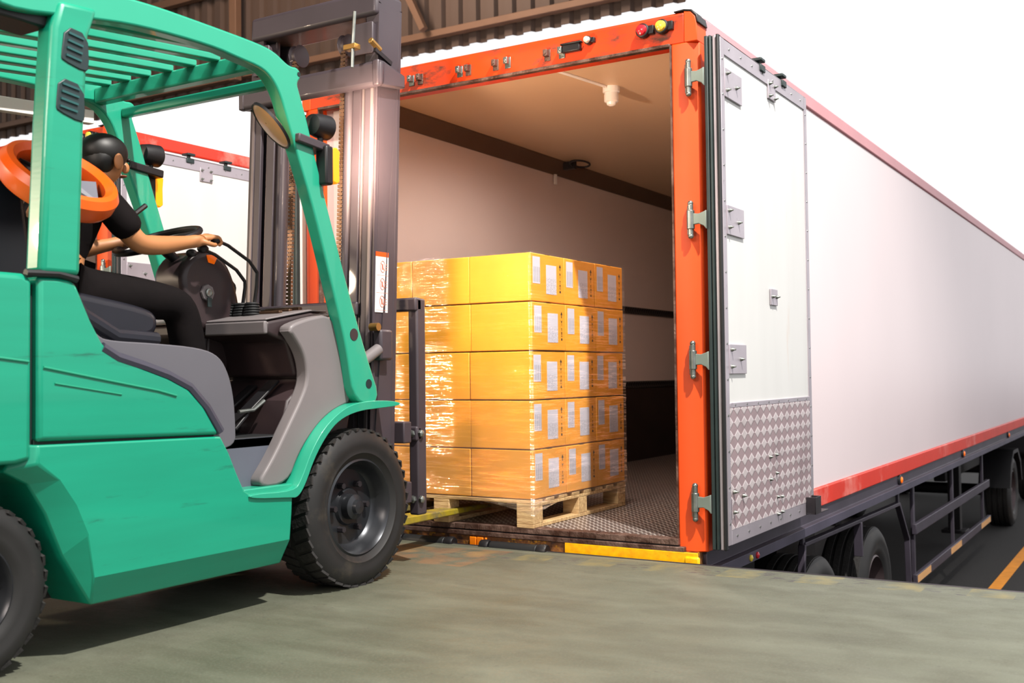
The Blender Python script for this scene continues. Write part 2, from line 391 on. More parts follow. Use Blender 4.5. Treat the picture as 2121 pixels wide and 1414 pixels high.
def film_mat():
    m = bpy.data.materials.new('stretch_film'); m.use_nodes = True; n = m.node_tree; n.nodes.clear()
    out = n.nodes.new('ShaderNodeOutputMaterial'); tr = n.nodes.new('ShaderNodeBsdfTransparent'); gl = n.nodes.new('ShaderNodeBsdfGlossy')
    df = n.nodes.new('ShaderNodeBsdfDiffuse'); df.inputs[0].default_value = (.42, .34, .28, 1)
    gl.inputs['Roughness'].default_value = .05; gl.inputs['Color'].default_value = (1, .97, .92, 1)
    tc = n.nodes.new('ShaderNodeTexCoord'); L = n.links.new
    def nz(scale, st, det=5, rot=(0, 0, 0)):
        mp = n.nodes.new('ShaderNodeMapping'); mp.inputs['Scale'].default_value = st; mp.inputs['Rotation'].default_value = rot; L(tc.outputs['Object'], mp.inputs[0])
        x = n.nodes.new('ShaderNodeTexNoise'); x.inputs['Scale'].default_value = scale; x.inputs['Detail'].default_value = det; L(mp.outputs[0], x.inputs[0]); return x.outputs[0]
    a = nz(5, (.8, .8, 11), 3, (.1, .14, 0)); b = nz(8, (.6, .6, 12), 2, (-.1, -.2, 0))
    ad = n.nodes.new('ShaderNodeMath'); ad.operation = 'ADD'; L(a, ad.inputs[0]); L(b, ad.inputs[1])
    bp = n.nodes.new('ShaderNodeBump'); bp.inputs['Strength'].default_value = 1.0; bp.inputs['Distance'].default_value = .0058; L(ad.outputs[0], bp.inputs['Height']); L(bp.outputs[0], gl.inputs['Normal'])
    fr = n.nodes.new('ShaderNodeMapRange'); fr.inputs[1].default_value = .97; fr.inputs[2].default_value = 1.12; fr.inputs[3].default_value = .0; fr.inputs[4].default_value = 1.0; L(ad.outputs[0], fr.inputs[0])
    sp = n.nodes.new('ShaderNodeSeparateXYZ'); L(tc.outputs['Object'], sp.inputs[0])
    lay = n.nodes.new('ShaderNodeMapRange'); lay.inputs[1].default_value = 1.45; lay.inputs[2].default_value = .35; lay.inputs[3].default_value = .03; lay.inputs[4].default_value = 1.0; L(sp.outputs[2], lay.inputs[0])
    pt = nz(2.2, (1, 1, 1.4), 3); ps = n.nodes.new('ShaderNodeMapRange'); ps.inputs[1].default_value = .36; ps.inputs[2].default_value = .52; L(pt, ps.inputs[0])
    m1 = n.nodes.new('ShaderNodeMath'); m1.operation = 'MULTIPLY'; L(lay.outputs[0], m1.inputs[0]); L(fr.outputs[0], m1.inputs[1])
    m2 = n.nodes.new('ShaderNodeMath'); m2.operation = 'MULTIPLY'; L(m1.outputs[0], m2.inputs[0]); L(ps.outputs[0], m2.inputs[1])
    m3 = n.nodes.new('ShaderNodeMath'); m3.operation = 'ADD'; m3.inputs[1].default_value = .035; L(m2.outputs[0], m3.inputs[0])
    fr = m3
    mg = n.nodes.new('ShaderNodeMixShader'); hz = n.nodes.new('ShaderNodeMapRange'); hz.inputs[1].default_value = 1.0; hz.inputs[2].default_value = .3; hz.inputs[3].default_value = .02; hz.inputs[4].default_value = .22; L(sp.outputs[2], hz.inputs[0]); L(hz.outputs[0], mg.inputs[0]); L(tr.outputs[0], mg.inputs[1]); L(df.outputs[0], mg.inputs[2])
    gc = n.nodes.new('ShaderNodeMix'); gc.data_type = 'RGBA'; gc.inputs['A'].default_value = (0, 0, 0, 1); gc.inputs['B'].default_value = (1, .97, .92, 1)
    L(fr.outputs[0], gc.inputs['Factor']); L(gc.outputs['Result'], gl.inputs['Color'])
    mx = n.nodes.new('ShaderNodeAddShader'); L(mg.outputs[0], mx.inputs[0]); L(gl.outputs[0], mx.inputs[1]); L(mx.outputs[0], out.inputs[0])
    return m
M['film'] = film_mat()

def label_mat(name, seed, bars):
    m = mat(name, (224, 224, 234), .45); t = NT(m); x, y, z = t.coord('Generated')
    w = (214/255, 214/255, 226/255)
    if bars:
        st = t.m('GREATER_THAN', t.m('FRACT', t.m('MULTIPLY', y, 4.3)), .62)
        lo = t.m('MULTIPLY', t.m('LESS_THAN', z, .62), t.m('GREATER_THAN', z, .05))
        k = t.m('MULTIPLY', st, lo)
    else:
        n = t.noise(9, 2, (1, 2, 4)); k = t.m('MULTIPLY', t.m('GREATER_THAN', n, .56), t.m('LESS_THAN', z, .55))
    t.base(t.mix(t.m('MULTIPLY', k, .6), s2l((196, 197, 210)), s2l((92, 94, 108)))); return m
M['label_bar'] = label_mat('barcode_label_print', 1, True)
M['label_txt'] = label_mat('address_label_print', 2, False)

# ------------------------------------------------------------------ SETTING
def edge_y(x): return -0.058+0.0677*x
b = MB(); b.prism([(-32, -22), (14, -22), (14, edge_y(0)), (0, edge_y(0)), (-32, edge_y(0)-.03)], 'z', -1.32, 0.0)
b2 = MB(); b2.prism([(-32, -22), (14, -22), (14, edge_y(2.4)), (0, edge_y(0)), (-32, edge_y(0)-.15)], 'z', -1.32, 0.0)
struct(b2.build('floor', M['floor'], smooth=False))
struct(MB().box(-60, 90, -22, 120, -1.42, -1.305).build('ground', M['asphalt'], smooth=False))
# canopy: corrugated fascia, roof, purlins, braces
FX0, FX1, FY = -34.0, -1.2, 7.0
def corrugated(x0, x1, pitch, depth, z0, z1, y):
    vs = []; x = x0
    prof = [(0, 0), (.34, 0), (.46, 1), (.88, 1)]
    while x < x1:
        for t, d in prof: vs.append((x+t*pitch, y-d*depth))
        x += pitch
    n = len(vs); m_ = MB()
    m_.add([(p[0], p[1], z0) for p in vs]+[(p[0], p[1], z1) for p in vs]+[(p[0], p[1]+.012, z0) for p in vs]+[(p[0], p[1]+.012, z1) for p in vs],
           [(i, i+1, n+i+1, n+i) for i in range(n-1)]+[(2*n+i, 3*n+i, 3*n+i+1, 2*n+i+1) for i in range(n-1)]+[(i, 2*n+i, 2*n+i+1, i+1) for i in range(n-1)])
    return m_
struct(corrugated(FX0, FX1, .277, .06, 5.24, 9.9, FY).build('wall_canopy', M['canopy'], smooth=False))
struct(MB().box(-34, 1.4, -22, FY, 9.9, 10.0).build('ceiling', M['canopy'], smooth=False))
struct(MB().box(-34, 14, -22.3, -22, 0, 10.0).build('wall_back', M['canopy'], smooth=False))
k = 1
def trim(mb, m_=None):
    global k
    o = struct(mb.build('trim_%d' % k, m_ or M['canopy_beam'], bevel=.006)); k += 1; return o
trim(MB().box(FX0, FX1, 6.80, 6.92, 5.38, 5.47))
trim(MB().box(FX0, FX1, 6.80, 6.92, 6.75, 6.87))
trim(MB().box(FX0, FX1, 6.80, 6.92, 8.2, 8.32))
for x in (-19.2, -13.1, -6.45, -0.9-1.0):
    trim(MB().bar((x, 6.70, 5.46), (x-.95, 6.70, 7.35), .09, .09, (0, 1, 0)))
    trim(MB().bar((x-.95, 6.70, 7.35), (x-1.6, 6.7, 9.9), .09, .09, (0, 1, 0)))
for x in (-16.5, -9.9):
    trim(MB().box(x-.07, x+.07, 6.62, 6.74, 5.3, 9.9))
# steel angle along the dock edge
trim(MB().prism([(-32, -.235), (0, -.068), (14, .095), (14, .105), (0, -.056), (-32, -.225)], 'z', -.1, .004), M['steel_dark'])
# painted line in the yard
yl = MB(); yl.prism([(.27, 5.5), (.385, 5.5), (.50, 40), (.38, 40)], 'z', -1.304, -1.300)
struct(yl.build('trim_%d' % k, M['line'], smooth=False)); k += 1

# ------------------------------------------------------------------ wheels
def wheel(parent, c, r, w, rim_r, side, tread_n=0, rimmat=None, truck=False):
    """side=+1: outer face towards +X"""
    c = Vector(c); s_ = side; h = w/2
    sh = r*.055
    prof = [(-h*.8*s_, rim_r*1.0), (-h*s_, rim_r*1.12), (-h*1.02*s_, r*.85), (-h*.92*s_, r-sh), (-h*.8*s_, r), (h*.8*s_, r), (h*.92*s_, r-sh), (h*1.0*s_, r*.88),
            (h*1.03*s_, r*.80), (h*.98*s_, r*.76), (h*1.0*s_, r*.70), (h*.94*s_, rim_r*1.1), (h*.84*s_, rim_r*1.0)]
    t = MB().lathe(prof, c, (1, 0, 0), 72).build('tyre', M['tyre'], parent)
    # tread
    tb = MB(); n = tread_n or 44
    if truck:
        for q in (-.62, -.2, .2, .62): tb.lathe([(h*(q-.16), r-.004), (h*(q-.13), r+.005), (h*(q+.13), r+.005), (h*(q+.16), r-.004)], c, (1, 0, 0), 64)
        n = 0
    for i in range(n):
        a = 2*PI*i/n
        for q, off in ((-1, 0), (1, .5)):
            aa = a+off*2*PI/n; cc = c+Vector((q*h*.50, math.cos(aa)*(r-.001), math.sin(aa)*(r-.001)))
            rad = Vector((0, math.cos(aa), math.sin(aa))); tg = Vector((q*.35, -math.sin(aa), math.cos(aa))).normalized()
            tb.obox(cc, rad.cross(tg), tg, rad, h*.40, PI*r/n*.7, .0022 if truck else .005)
    tb.build('tread', M['tread'], t)
    rp = [(h*.84*s_, rim_r*1.02), (h*.9*s_, rim_r*.97), (h*.72*s_, rim_r*.9), (h*.35*s_, rim_r*.86), (h*.2*s_, rim_r*.78), (h*.2*s_, rim_r*.4), (h*.32*s_, rim_r*.36), (h*.32*s_, .001)]
    if truck: rp = [(h*.84*s_, rim_r*1.02), (h*.9*s_, rim_r*.97), (h*.3*s_, rim_r*.9), (-h*.1*s_, rim_r*.84), (-h*.15*s_, rim_r*.5), (h*.5*s_, rim_r*.42), (h*.5*s_, .001)]
    rim = MB().lathe(rp, c, (1, 0, 0), 56).build('rim', rimmat or M['rim'], t)
    hb = MB(); hr = rim_r*.27
    x0 = h*(.3 if not truck else .45)*s_
    hb.lathe([(x0, hr), (x0+.035*s_, hr*.96), (x0+.045*s_, hr*.6), (x0+.06*s_, hr*.5), (x0+.062*s_, .001)], c, (1, 0, 0), 24)
    hb.build('hub', rimmat or M['rim'], t)
    nn = 6 if not truck else 10
    for i in range(nn):
        a = 2*PI*i/nn; p = c+Vector((h*.2*s_ if not truck else h*.1*s_, math.cos(a)*rim_r*.52, math.sin(a)*rim_r*.52))
        MB().cyl(p, p+Vector((.03*s_, 0, 0)), rim_r*.065, 6).build('lug_nut', M['steel_dark'] if not truck else rimmat or M['rim'], t)
    return t

# ------------------------------------------------------------------ SEMI TRAILER
def make_trailer():
    t = thing('semi_trailer', 'large white refrigerated semi trailer with orange rear frame, open doors, backed to dock', 'trailer', (0, 0, -1.3))
    L_ = 13.4; XL = -2.47
    # shell
    MB().box(-.03, 0.0, .06, L_, .165, 2.53).build('side_panel', M['trailer_white'], t, bevel=.004)
    MB().box(XL, XL+.03, .06, L_, .165, 2.53).build('side_panel', M['trailer_white'], t, bevel=.004)
    MB().box(XL, 0, L_, L_+.05, .1, 2.6).build('bulkhead', M['trailer_white'], t, bevel=.01)
    MB().box(XL+.02, -.02, .05, L_, 2.59, 2.612).build('roof', M['trailer_white'], t)
    for x0, x1 in ((-.06, .012), (XL-.012, XL+.06)):
        MB().box(x0, x1, .10, L_+.05, 2.53, 2.622).build('top_rail', M['pink_rail'], t, bevel=.012, label='faded pink top rail')
        MB().box(x0, x1, .10, L_+.05, .045, .165).build('bottom_rail', M['red_rail'], t, bevel=.008, label='faded red bottom rail')
    # lining
    for x0, x1 in ((-.115, -.03), (XL+.03, XL+.22)):
        MB().box(x0, x1, .07, L_, .1, 2.58).build('wall_lining', M['inner_wall'], t)
    MB().box(XL+.22, -.115, .07, L_, 2.57, 2.59).build('ceiling_lining', M['inner_ceiling'], t)
    MB().box(XL+.22, -.115, L_-.04, L_-.001, .1, 2.57).build('bulkhead_lining', M['inner_wall'], t)
    for sx, xw in ((1, XL+.22), (-1, -.115)):
        MB().prism([(xw, 2.47), (xw+sx*.012, 2.468), (xw+sx*.095, 2.555), (xw+sx*.095, 2.57), (xw, 2.57)], 'y', .075, L_-.04).build('cornice', M['cornice'], t)
        MB().box(xw, xw+sx*.012, .075, L_-.04, .1, .75).build('kick_panel', M['kick'], t)
        for z0 in (1.42, .75):
            MB().prism([(xw, z0), (xw+sx*.018, z0+.006), (xw+sx*.018, z0+.018), (xw+sx*.009, z0+.022), (xw+sx*.009, z0+.045), (xw+sx*.018, z0+.049), (xw+sx*.018, z0+.061), (xw, z0+.067)], 'y', .075, L_-.04).build('cargo_track', M['track'], t)
    # floor
    MB().box(XL+.22, -.10, .03, L_, .04, .103).build('floor_plate', M['tread_floor'], t, label='diamond tread steel floor')
    sil = MB()
    random.seed(3); x = XL+.02
    while x < -.11:
        w = random.uniform(.03, .09); d = random.uniform(0, .006)
        sil.box(x, min(x+w, -.11), -.022-d, .05, .076, .106-random.uniform(0, .003)); x += w
    sil.build('sill_edge', M['rust'], t, bevel=.002, label='scuffed steel sill edge')
    MB().box(XL+.02, -.11, -.012, .04, .068, .076).build('sill_lip', M['steel_dark'], t)
    MB().box(XL+.02, -.08, -.03, .06, .045, .069).build('sill_strip', M['rust'], t, bevel=.003)
    MB().box(XL+.02, -.02, -.02, .06, -.12, .046).build('bumper_beam', M['fleck'], t, label='flaking yellow painted bumper beam')
    # rear frame
    post = [(-.116, 0), (-.038, 0), (.018, .035), (.018, .10), (-.116, .10)]
    MB().prism(post, 'z', .045, 2.476).build('frame_post', M['orange'], t, bevel=.006, label='orange corner post')
    MB().prism([(XL*1.0-p[0], p[1]) for p in post], 'z', .045, 2.476).build('frame_post', M['orange'], t, bevel=.006, label='orange corner post')
    MB().prism([(0, 2.475), (0, 2.616), (.012, 2.627), (.12, 2.627), (.12, 2.475)], 'x', XL+.05, -.05).build('header', M['orange_dirty'], t, bevel=.004, label='worn orange header beam')
    for sx, xc in ((1, -.05), (-1, XL+.05)):
        hp = MB().prism([(xc, 2.475), (xc+sx*.066, 2.475), (xc+sx*.066, 2.56), (xc+sx*.058, 2.595), (xc+sx*.035, 2.62), (xc, 2.627)], 'y', -.001, .12)
        hp.build('frame_corner', M['orange'], t, bevel=.004)
        MB().prism([(xc+sx*.067, 2.562), (xc+sx*.059, 2.596), (xc+sx*.036, 2.621), (xc, 2.628), (xc-sx*.05, 2.628), (xc-sx*.05, 2.633), (xc+sx*.002, 2.636), (xc+sx*.041, 2.628), (xc+sx*.067, 2.60), (xc+sx*.075, 2.562)], 'y', -.003, .12).build('corner_cap', M['black'], t, bevel=.003)
        MB().box(xc+sx*.02, xc+sx*.068, .12, .19, 2.52, 2.60).build('corner_plate', M['pink_rail'], t, bevel=.003)
    for x0, x1 in ((XL+.115, -.12),):
        MB().box(x0, x1, -.014, .02, 2.462, 2.478).build('header_seal', M['rust'], t, bevel=.003)
    MB().box(-.122, -.114, -.008, .03, .09, 2.47).build('post_seal', M['rust'], t)
    MB().box(XL+.114, XL+.122, -.008, .03, .09, 2.47).build('post_seal', M['rust'], t)
    # header fittings
    def marker(x, z, m_, r=.028):
        hsg = MB().lathe([(0, r*1.25), (-.03, r*1.25), (-.034, r)], (x, 0, z), (0, 1, 0), 20, cap=True)
        hsg.box(x, x+r*2.0, -.022, 0, z-r*.75, z+r*.75)
        o = hsg.build('marker_lamp', M['black'], t, bevel=.003)
        MB().lathe([(-.03, r), (-.046, r*.85), (-.052, r*.4), (-.053, .001)], (x, 0, z), (0, 1, 0), 20).build('lens', m_, o)
    marker(-.255, 2.562, M['red_lens']); marker(-.155, 2.565, M['yellow_lens']); marker(-.555, 2.567, M['clear_lens'], .017)
    lp = MB(); lp.box(-.70, -.60, -.03, 0, 2.525, 2.565); lp.box(-.71, -.59, -.036, -.006, 2.562, 2.572); lp.build('plate_lamp', M['black'], t, bevel=.008)
    for x in (-.80, -.715, -1.115, -1.04, -1.345, -1.29, -1.67, -1.61, -1.95, -1.89):
        lb = MB(); lb.box(x-.018, x+.018, -.006, 0, 2.505, 2.565); lb.box(x-.012, x+.012, -.034, 0, 2.525, 2.56); lb.cyl((x, -.04, 2.54), (x, 0, 2.54), .009, 10)
        lb.build('lock_keeper', M['rust'] if random.random() < .5 else M['steel'], t, bevel=.003)
    # bumper fittings
    MB().box(-.72, -.012, -.032, -.018, -.06, .046).build('reflective_tape', M['yellow'], t, bevel=.002, label='yellow reflective tape')
    for x0, x1 in ((-1.295, -1.255), (-1.25, -1.21), (-1.2, -1.188)):
        MB().box(x0, x1, -.032, -.018, -.06, .038).build('reflective_tape', M['orange_tape'], t, bevel=.003, label='orange reflective tape')
    MB().box(-.075, -.0, -.04, -.02, -.06, .03).build('corner_bracket', M['yellow'], t, bevel=.01)
    for x0, x1 in ((-1.70, -1.43), (-1.14, -.86), (-2.3, -1.98)):
        rl = MB().tube([(x0, -.06, .0), (x0+.02, -.06, .0), (x1-.02, -.06, .0), (x1, -.06, .0)], .03, 20).build('bumper_roller', M['rubber'], t, bevel=.004)
        for xe in (x0-.02, x1+.045):
            MB().lathe([(-.045, .022), (-.04, .032), (.0, .036), (.012, .03), (.014, .001)], (xe, -.06, .0), (1, 0, 0), 18).build('end_cap', M['black'], rl)
    # hinges
    for z in (2.295, 1.617, .953, .283):
        h = MB(); h.box(-.045, -.022, -.012, .0, z-.07, z+.07)
        h.cyl((-.022, -.022, z-.075), (-.022, -.022, z+.075), .013, 14); h.cyl((-.022, -.022, z-.045), (-.022, -.022, z+.045), .019, 14)
        h.ball((-.022, -.022, z+.078), .014); h.ball((-.022, -.022, z-.078), .014)
        ho = h.build('hinge', M['steel'], t, bevel=.003)
        st = MB(); st.prism([(-.018, z-.026), (.02, z-.022), (.045, z-.034), (.058, z-.05), (.058, z+.04), (.045, z+.034), (.02, z+.026), (-.018, z+.03)], 'y', -.03, -.016)
        st.build('hinge_strap', mat_strap, ho, bevel=.003)
    # doors
    def door(sx, x0):
        # x0 inner plane next to side, thickness outward by sx*.075
        xa, xb = x0, x0+sx*.075
        Y0, Y1, Z0, Z1 = .0, 1.40, .085, 2.475
        d = MB().box(xa+sx*.005, xb-sx*.006, Y0+.01, Y1-.005, Z0+.01, Z1-.01).build('door_leaf', M['door_white'], t, label='white insulated door leaf folded back')
        fr = MB(); xf0, xf1 = xb-sx*.008, xb
        fr.box(xf0, xf1, Y0+.005, Y0+.05, Z0, Z1); fr.box(xf0, xf1, Y1-.05, Y1, Z0, Z1); fr.box(xf0, xf1, Y0+.05, Y1-.05, Z1-.075, Z1); fr.box(xf0, xf1, Y0+.05, Y1-.05, Z0, Z0+.07)
        fr.box(xf0, xf1+sx*.002, Y0+.05, Y1-.05, .725, .748)
        fr.build('door_edging', M['alu'], d, bevel=.002)
        MB().box(xf0, xf1+sx*.001, Y0+.05, Y1-.05, Z0+.07, .726).build('tread_plate', M['tread_door'], d, label='diamond pattern aluminium tread plate')
        # rivets
        rv = MB()
        for i in range(14):
            z = Z0+.1+i*(Z1-Z0-.2)/13
            for y in (Y0+.028, Y1-.025): rv.cyl((xb-sx*.002, y, z), (xb+sx*.003, y, z), .005, 8)
        for i in range(8):
            for z in (Z1-.035, .737, Z0+.035):
                y = Y0+.12+i*(Y1-Y0-.24)/7; rv.cyl((xb-sx*.002, y, z), (xb+sx*.004, y, z), .005, 8)
        o = rv.build('rivet_row', M['steel'], d)
        # hinge backing plates
        def plate(y0, y1, z0, z1, bolts):
            p = MB().box(xb-sx*.004, xb+sx*.004, y0, y1, z0, z1).build('backing_plate', M['alu'], d, bevel=.002)
            for (by, bz) in bolts:
                bb = MB(); bb.lathe([(0, .010), (.004*sx, .010), (.010*sx, .008), (.014*sx, .005), (.022*sx, .004), (.023*sx, .001)], (xb+sx*.003, by, bz), (1, 0, 0), 12)
                bb.build('bolt', M['steel'], p)
        for z in (2.27, 1.615, .955):
            plate(Y0+.05, Y0+.285, z-.07, z+.07, [(Y0+.075, z+.045), (Y0+.075, z-.035), (Y0+.20, z)])
        plate(Y0+.05, Y0+.052, .2, .3, [(Y0+.075, .33), (Y0+.20, .30), (Y0+.075, .235)])
        plate(.70, .82, 2.33, 2.43, [(.715, 2.41), (.80, 2.41), (.715, 2.345), (.80, 2.345)])
        plate(.68, .79, 1.24, 1.325, [(.70, 1.285), (.765, 1.285)])
        for (by, bz) in ((.62, .455), (.72, .46), (.62, .34), (.72, .365), (.73, .24), (.80, .235), (.735, .15), (.80, .155)):
            MB().lathe([(0, .009), (.006*sx, .009), (.014*sx, .005), (.02*sx, .001)], (xb, by, bz), (1, 0, 0), 10).build('bolt', M['steel'], d)
        # edge gaskets facing the dock
        for xx0, xx1, mm in ((.0, .018, M['gasket']), (.022, .034, M['gasket']), (.038, .056, M['alu']), (.058, .072, M['rubber'])):
            g = MB(); g.box(xa+sx*xx0, xa+sx*xx1, Y0-.014 if mm != M['alu'] else Y0-.004, Y0+.02, Z0-.02, Z1+.01)
            g.build('edge_seal', mm, d, bevel=.004)
        MB().box(xa+sx*.02, xb-sx*.004, Y0, Y1, Z1-.012, Z1+.008).build('top_seal', M['rubber'], d, bevel=.004)
        for y in (.62, .98):
            c = MB(); c.cyl((xa+sx*.045, y, Z1), (xa+sx*.045, y, Z1+.03), .014, 12); c.box(xa+sx*.01, xa+sx*.08, y-.035, y+.035, Z1+.028, Z1+.045); c.box(xa+sx*.03, xa+sx*.085, y-.05, y+.02, Z1-.03, Z1+.006)
            c.build('rod_cam', M['gasket'], d, bevel=.004)
        # door keeper at the free corner
        kp = MB(); kx0, kx1 = xb+sx*.001, xb+sx*.055
        kp.box(kx0, kx1, 1.24, 1.246, .09, .185); kp.box(kx0, kx1, 1.345, 1.351, .09, .185); kp.box(kx1-sx*.005, kx1, 1.24, 1.351, .09, .185); kp.box(kx0, kx1, 1.24, 1.351, .09, .096)
        kp.box(kx0, kx1, 1.36, 1.50, .088, .094)
        kp.cyl((kx1-sx*.02, 1.35, .12), (kx1-sx*.02, 1.40, .12), .01, 10)
        kp.build('door_keeper', M['steel_dark'], d, bevel=.002)
    door(1, .055); door(-1, XL-.055)
    for sx, x0 in ((1, .012), (-1, XL-.012)):
        ds = MB()
        for z in (2.3, .13): ds.box(x0, x0+sx*.045, 1.25, 1.31, z-.05, z+.05)
        ds.build('door_standoff', M['rubber'], t)
    # interior lamp, conduit, hook ring
    lm = MB().lathe([(0, .05), (-.03, .05), (-.034, .046)], (-.86, .86, 2.57), (0, 0, 1), 28, cap=True)
    lm.lathe([(-.03, .038), (-.05, .042), (-.085, .042), (-.09, .036)], (-.86, .86, 2.57), (0, 0, 1), 28, cap=True)
    lo = lm.build('ceiling_lamp', M['white_plastic'], t)
    MB().lathe([(-.088, .03), (-.105, .026), (-.112, .012), (-.113, .001)], (-.86, .86, 2.57), (0, 0, 1), 24).build('bulb_cover', M['glass_white'], lo)
    MB().tube([(-1.0, .09, 2.563), (-.93, .45, 2.563), (-.87, .80, 2.563)], .009, 10).build('conduit', M['white_plastic'], t)
    rg = MB(); cpt = Vector((-2.02, 2.66, 2.535)); pts = [cpt+Vector((math.cos(a)*.055, math.sin(a)*.13, math.cos(a)*.01)) for a in [2*PI*i/28 for i in range(28)]]
    rg.tube(pts, .008, 8, closed=True); rg.box(-2.16, -2.06, 2.64, 2.68, 2.5, 2.56); rg.build('hook_ring', M['steel_dark'], t)
    MB().box(-2.235, -2.22, 2.62, 2.65, 2.39, 2.47).build('hook_strap', M['white_plastic'], t)
    # chassis
    for sx, xr in ((1, 0), (-1, XL)):
        MB().prism([(xr, .045), (xr, -.03), (xr+sx*.035, -.034), (xr+sx*.035, -.085), (xr-sx*.05, -.085), (xr-sx*.05, .045)], 'y', .06, L_).build('side_beam', M['chassis'], t, bevel=.004)
        MB().box(xr+sx*.034, xr+sx*.040, .06, L_, -.084, -.032).build('flange', M['flange'], t, bevel=.001)
        for y in (4.25, 7.3, 10.9):
            a = MB().lathe([(0, .045), (.014*sx, .045), (.02*sx, .034)], (xr, y, .005), (1, 0, 0), 18, cap=True).build('marker_lamp', M['black'], t)
            MB().lathe([(.018*sx, .028), (.028*sx, .023), (.033*sx, .001)], (xr, y+.008, .005), (1, 0, 0), 18).build('lens', M['amber'], a)
        for y, mm in ((.56, M['yellow_lens']), (.66, M['red_lens'])):
            MB().lathe([(0, .018), (.012*sx, .017), (.02*sx, .001)], (xr+sx*.035, y, -.06), (1, 0, 0), 16).build('lens', mm, t)
        # mudguard frame
        xx = xr-sx*.02
        mg = MB(); bw = .045
        pts = [(1.50, -.75), (1.62, -.42), (1.66, -.15), (4.28, -.19), (4.62, -.52), (4.66, -1.0)]
        for i in range(len(pts)-1): mg.bar((xx, pts[i][0], pts[i][1]), (xx, pts[i+1][0], pts[i+1][1]), bw*.6, bw, (1, 0, 0))
        mg.bar((xx, 3.0, -.18), (xx, 3.0, -.42), bw*.6, .06, (1, 0, 0)); mg.bar((xx, 1.66, -.15), (xx, 1.66, -.05), bw*.5, bw); mg.bar((xx, 4.28, -.19), (xx, 4.28, -.05), bw*.5, bw)
        mg.build('mudguard_frame', M['chassis'], t, bevel=.004)
        # side guard
        sg = MB()
        sg.box(xx-.02, xx+.02, 4.9, 9.2, -.52, -.43)
        for y in (4.98, 6.9, 8.9): sg.box(xx-.04, xx-.01, y-.03, y+.03, -.92, -.06)
        g = sg.build('side_guard', M['chassis'], t, bevel=.006)
        MB().box(xx-.02, xx+.02, 4.9, 9.25, -.94, -.86).build('guard_rail', M['chassis'], g, bevel=.006)
        for y0, y1 in ((4.92, 5.5), (6.55, 7.15), (8.5, 9.2)):
            MB().box(xx-.021, xx+.0225 if sx > 0 else xx-.0225, y0, y1, -.93, -.87).build('reflector', M['mirror_back'], g)
        # wheels
        for y in (2.12, 3.62):
            wheel(t, (xr-sx*.20, y, -.80), .5, .34, .29, sx, 50, M['rim_grey'], True)
    fr = MB()
    for x in (-.75, -1.72): fr.box(x-.06, x+.06, .1, 12.6, -.42, -.02)
    for y in (.15, 1.4, 4.6, 6.5, 8.5, 10.4, 12.5): fr.box(-2.4, -.07, y, y+.1, -.14, -.03)
    fr.build('chassis_frame', M['chassis_dark'], t, bevel=.01)
    ax = MB()
    for y in (2.12, 3.62): ax.cyl((-2.2, y, -.80), (-.25, y, -.80), .07, 14); ax.box(-.85, -.65, y-.5, y+.5, -.7, -.42); ax.box(-1.82, -1.62, y-.5, y+.5, -.7, -.42)
    ax.build('axle_set', M['chassis_dark'], t)
    lg = MB()
    for x in (-.45, -2.02): lg.box(x-.07, x+.07, 9.45, 9.6, -1.1, -.1); lg.box(x-.14, x+.14, 9.38, 9.67, -1.13, -1.09)
    lg.build('landing_gear', M['chassis_dark'], t, bevel=.006)
    MB().box(-2.3, -.2, .02, .08, -.6, -.45).build('underrun_bar', M['chassis_dark'], t, bevel=.01)
    return t
mat_strap = mat('grey_green_strap', (132, 144, 136), .45, .4, .15, 8)
trailer = make_trailer()
adj = copy_tree(trailer); adj.location = (-4.25, 0, -1.3)
trailer['label'] = 'white semi trailer with orange rear frame and open doors, wrapped pallet in its doorway'
adj['label'] = 'white semi trailer further left, seen behind the forklift cab and mast'
for c_ in kids(adj):
    if c_.name.startswith('top_rail'):
        c_.data = c_.data.copy(); c_.data.materials[0] = M['red_rail']; c_['label'] = 'red top rail'
trailer['group'] = adj['group'] = 'semi trailers backed to the loading dock'

# tractor under the front end of the trailer
tk = thing('truck_tractor', 'dark truck tractor, its wheel just visible under the far end of the nearer trailer', 'truck', (-1.2, 12.0, -1.3))
fr = MB(); fr.box(-.85, -.7, 10.4, 16.6, -.6, -.35); fr.box(-1.8, -1.65, 10.4, 16.6, -.6, -.35); fr.box(-1.8, -.7, 11.3, 12.3, -.35, -.16)
fr.build('chassis', M['chassis_dark'], tk, bevel=.01)
for sx, x in ((1, -.20), (-1, -2.27)):
    wheel(tk, (x, 11.75, -.82), .48, .34, .28, sx, 50, M['rim_grey'], True); wheel(tk, (x, 15.2, -.82), .48, .3, .28, sx, 50, M['rim_grey'], True)
    MB().prism([(11.05, -.72), (11.2, -.42), (11.5, -.24), (12.0, -.24), (12.3, -.42), (12.42, -.72), (12.36, -.72), (12.24, -.46), (11.97, -.29), (11.53, -.29), (11.26, -.46), (11.11, -.72)], 'x', x-.2, x+.2).build('mudguard', M['black'], tk)
cb = MB().prism([(14.3, -.5), (14.3, 1.9), (14.6, 2.1), (15.9, 2.0), (16.5, .9), (16.6, -.6), (15.75, -.6), (15.7, -.3), (14.7, -.3), (14.65, -.6)], 'x', -2.45, -.05).build('cab', M['chassis_dark'], tk, bevel=.05)
MB().prism([(15.0, 1.0), (15.0, 1.75), (15.85, 1.75), (16.2, 1.0)], 'x', -.06, -.035).build('window', M['rubber'], cb)
ax = MB()
for y in (11.75, 15.2): MB().cyl((-2.2, y, -.82), (-.3, y, -.82), .08).build('axle', M['chassis_dark'], tk)

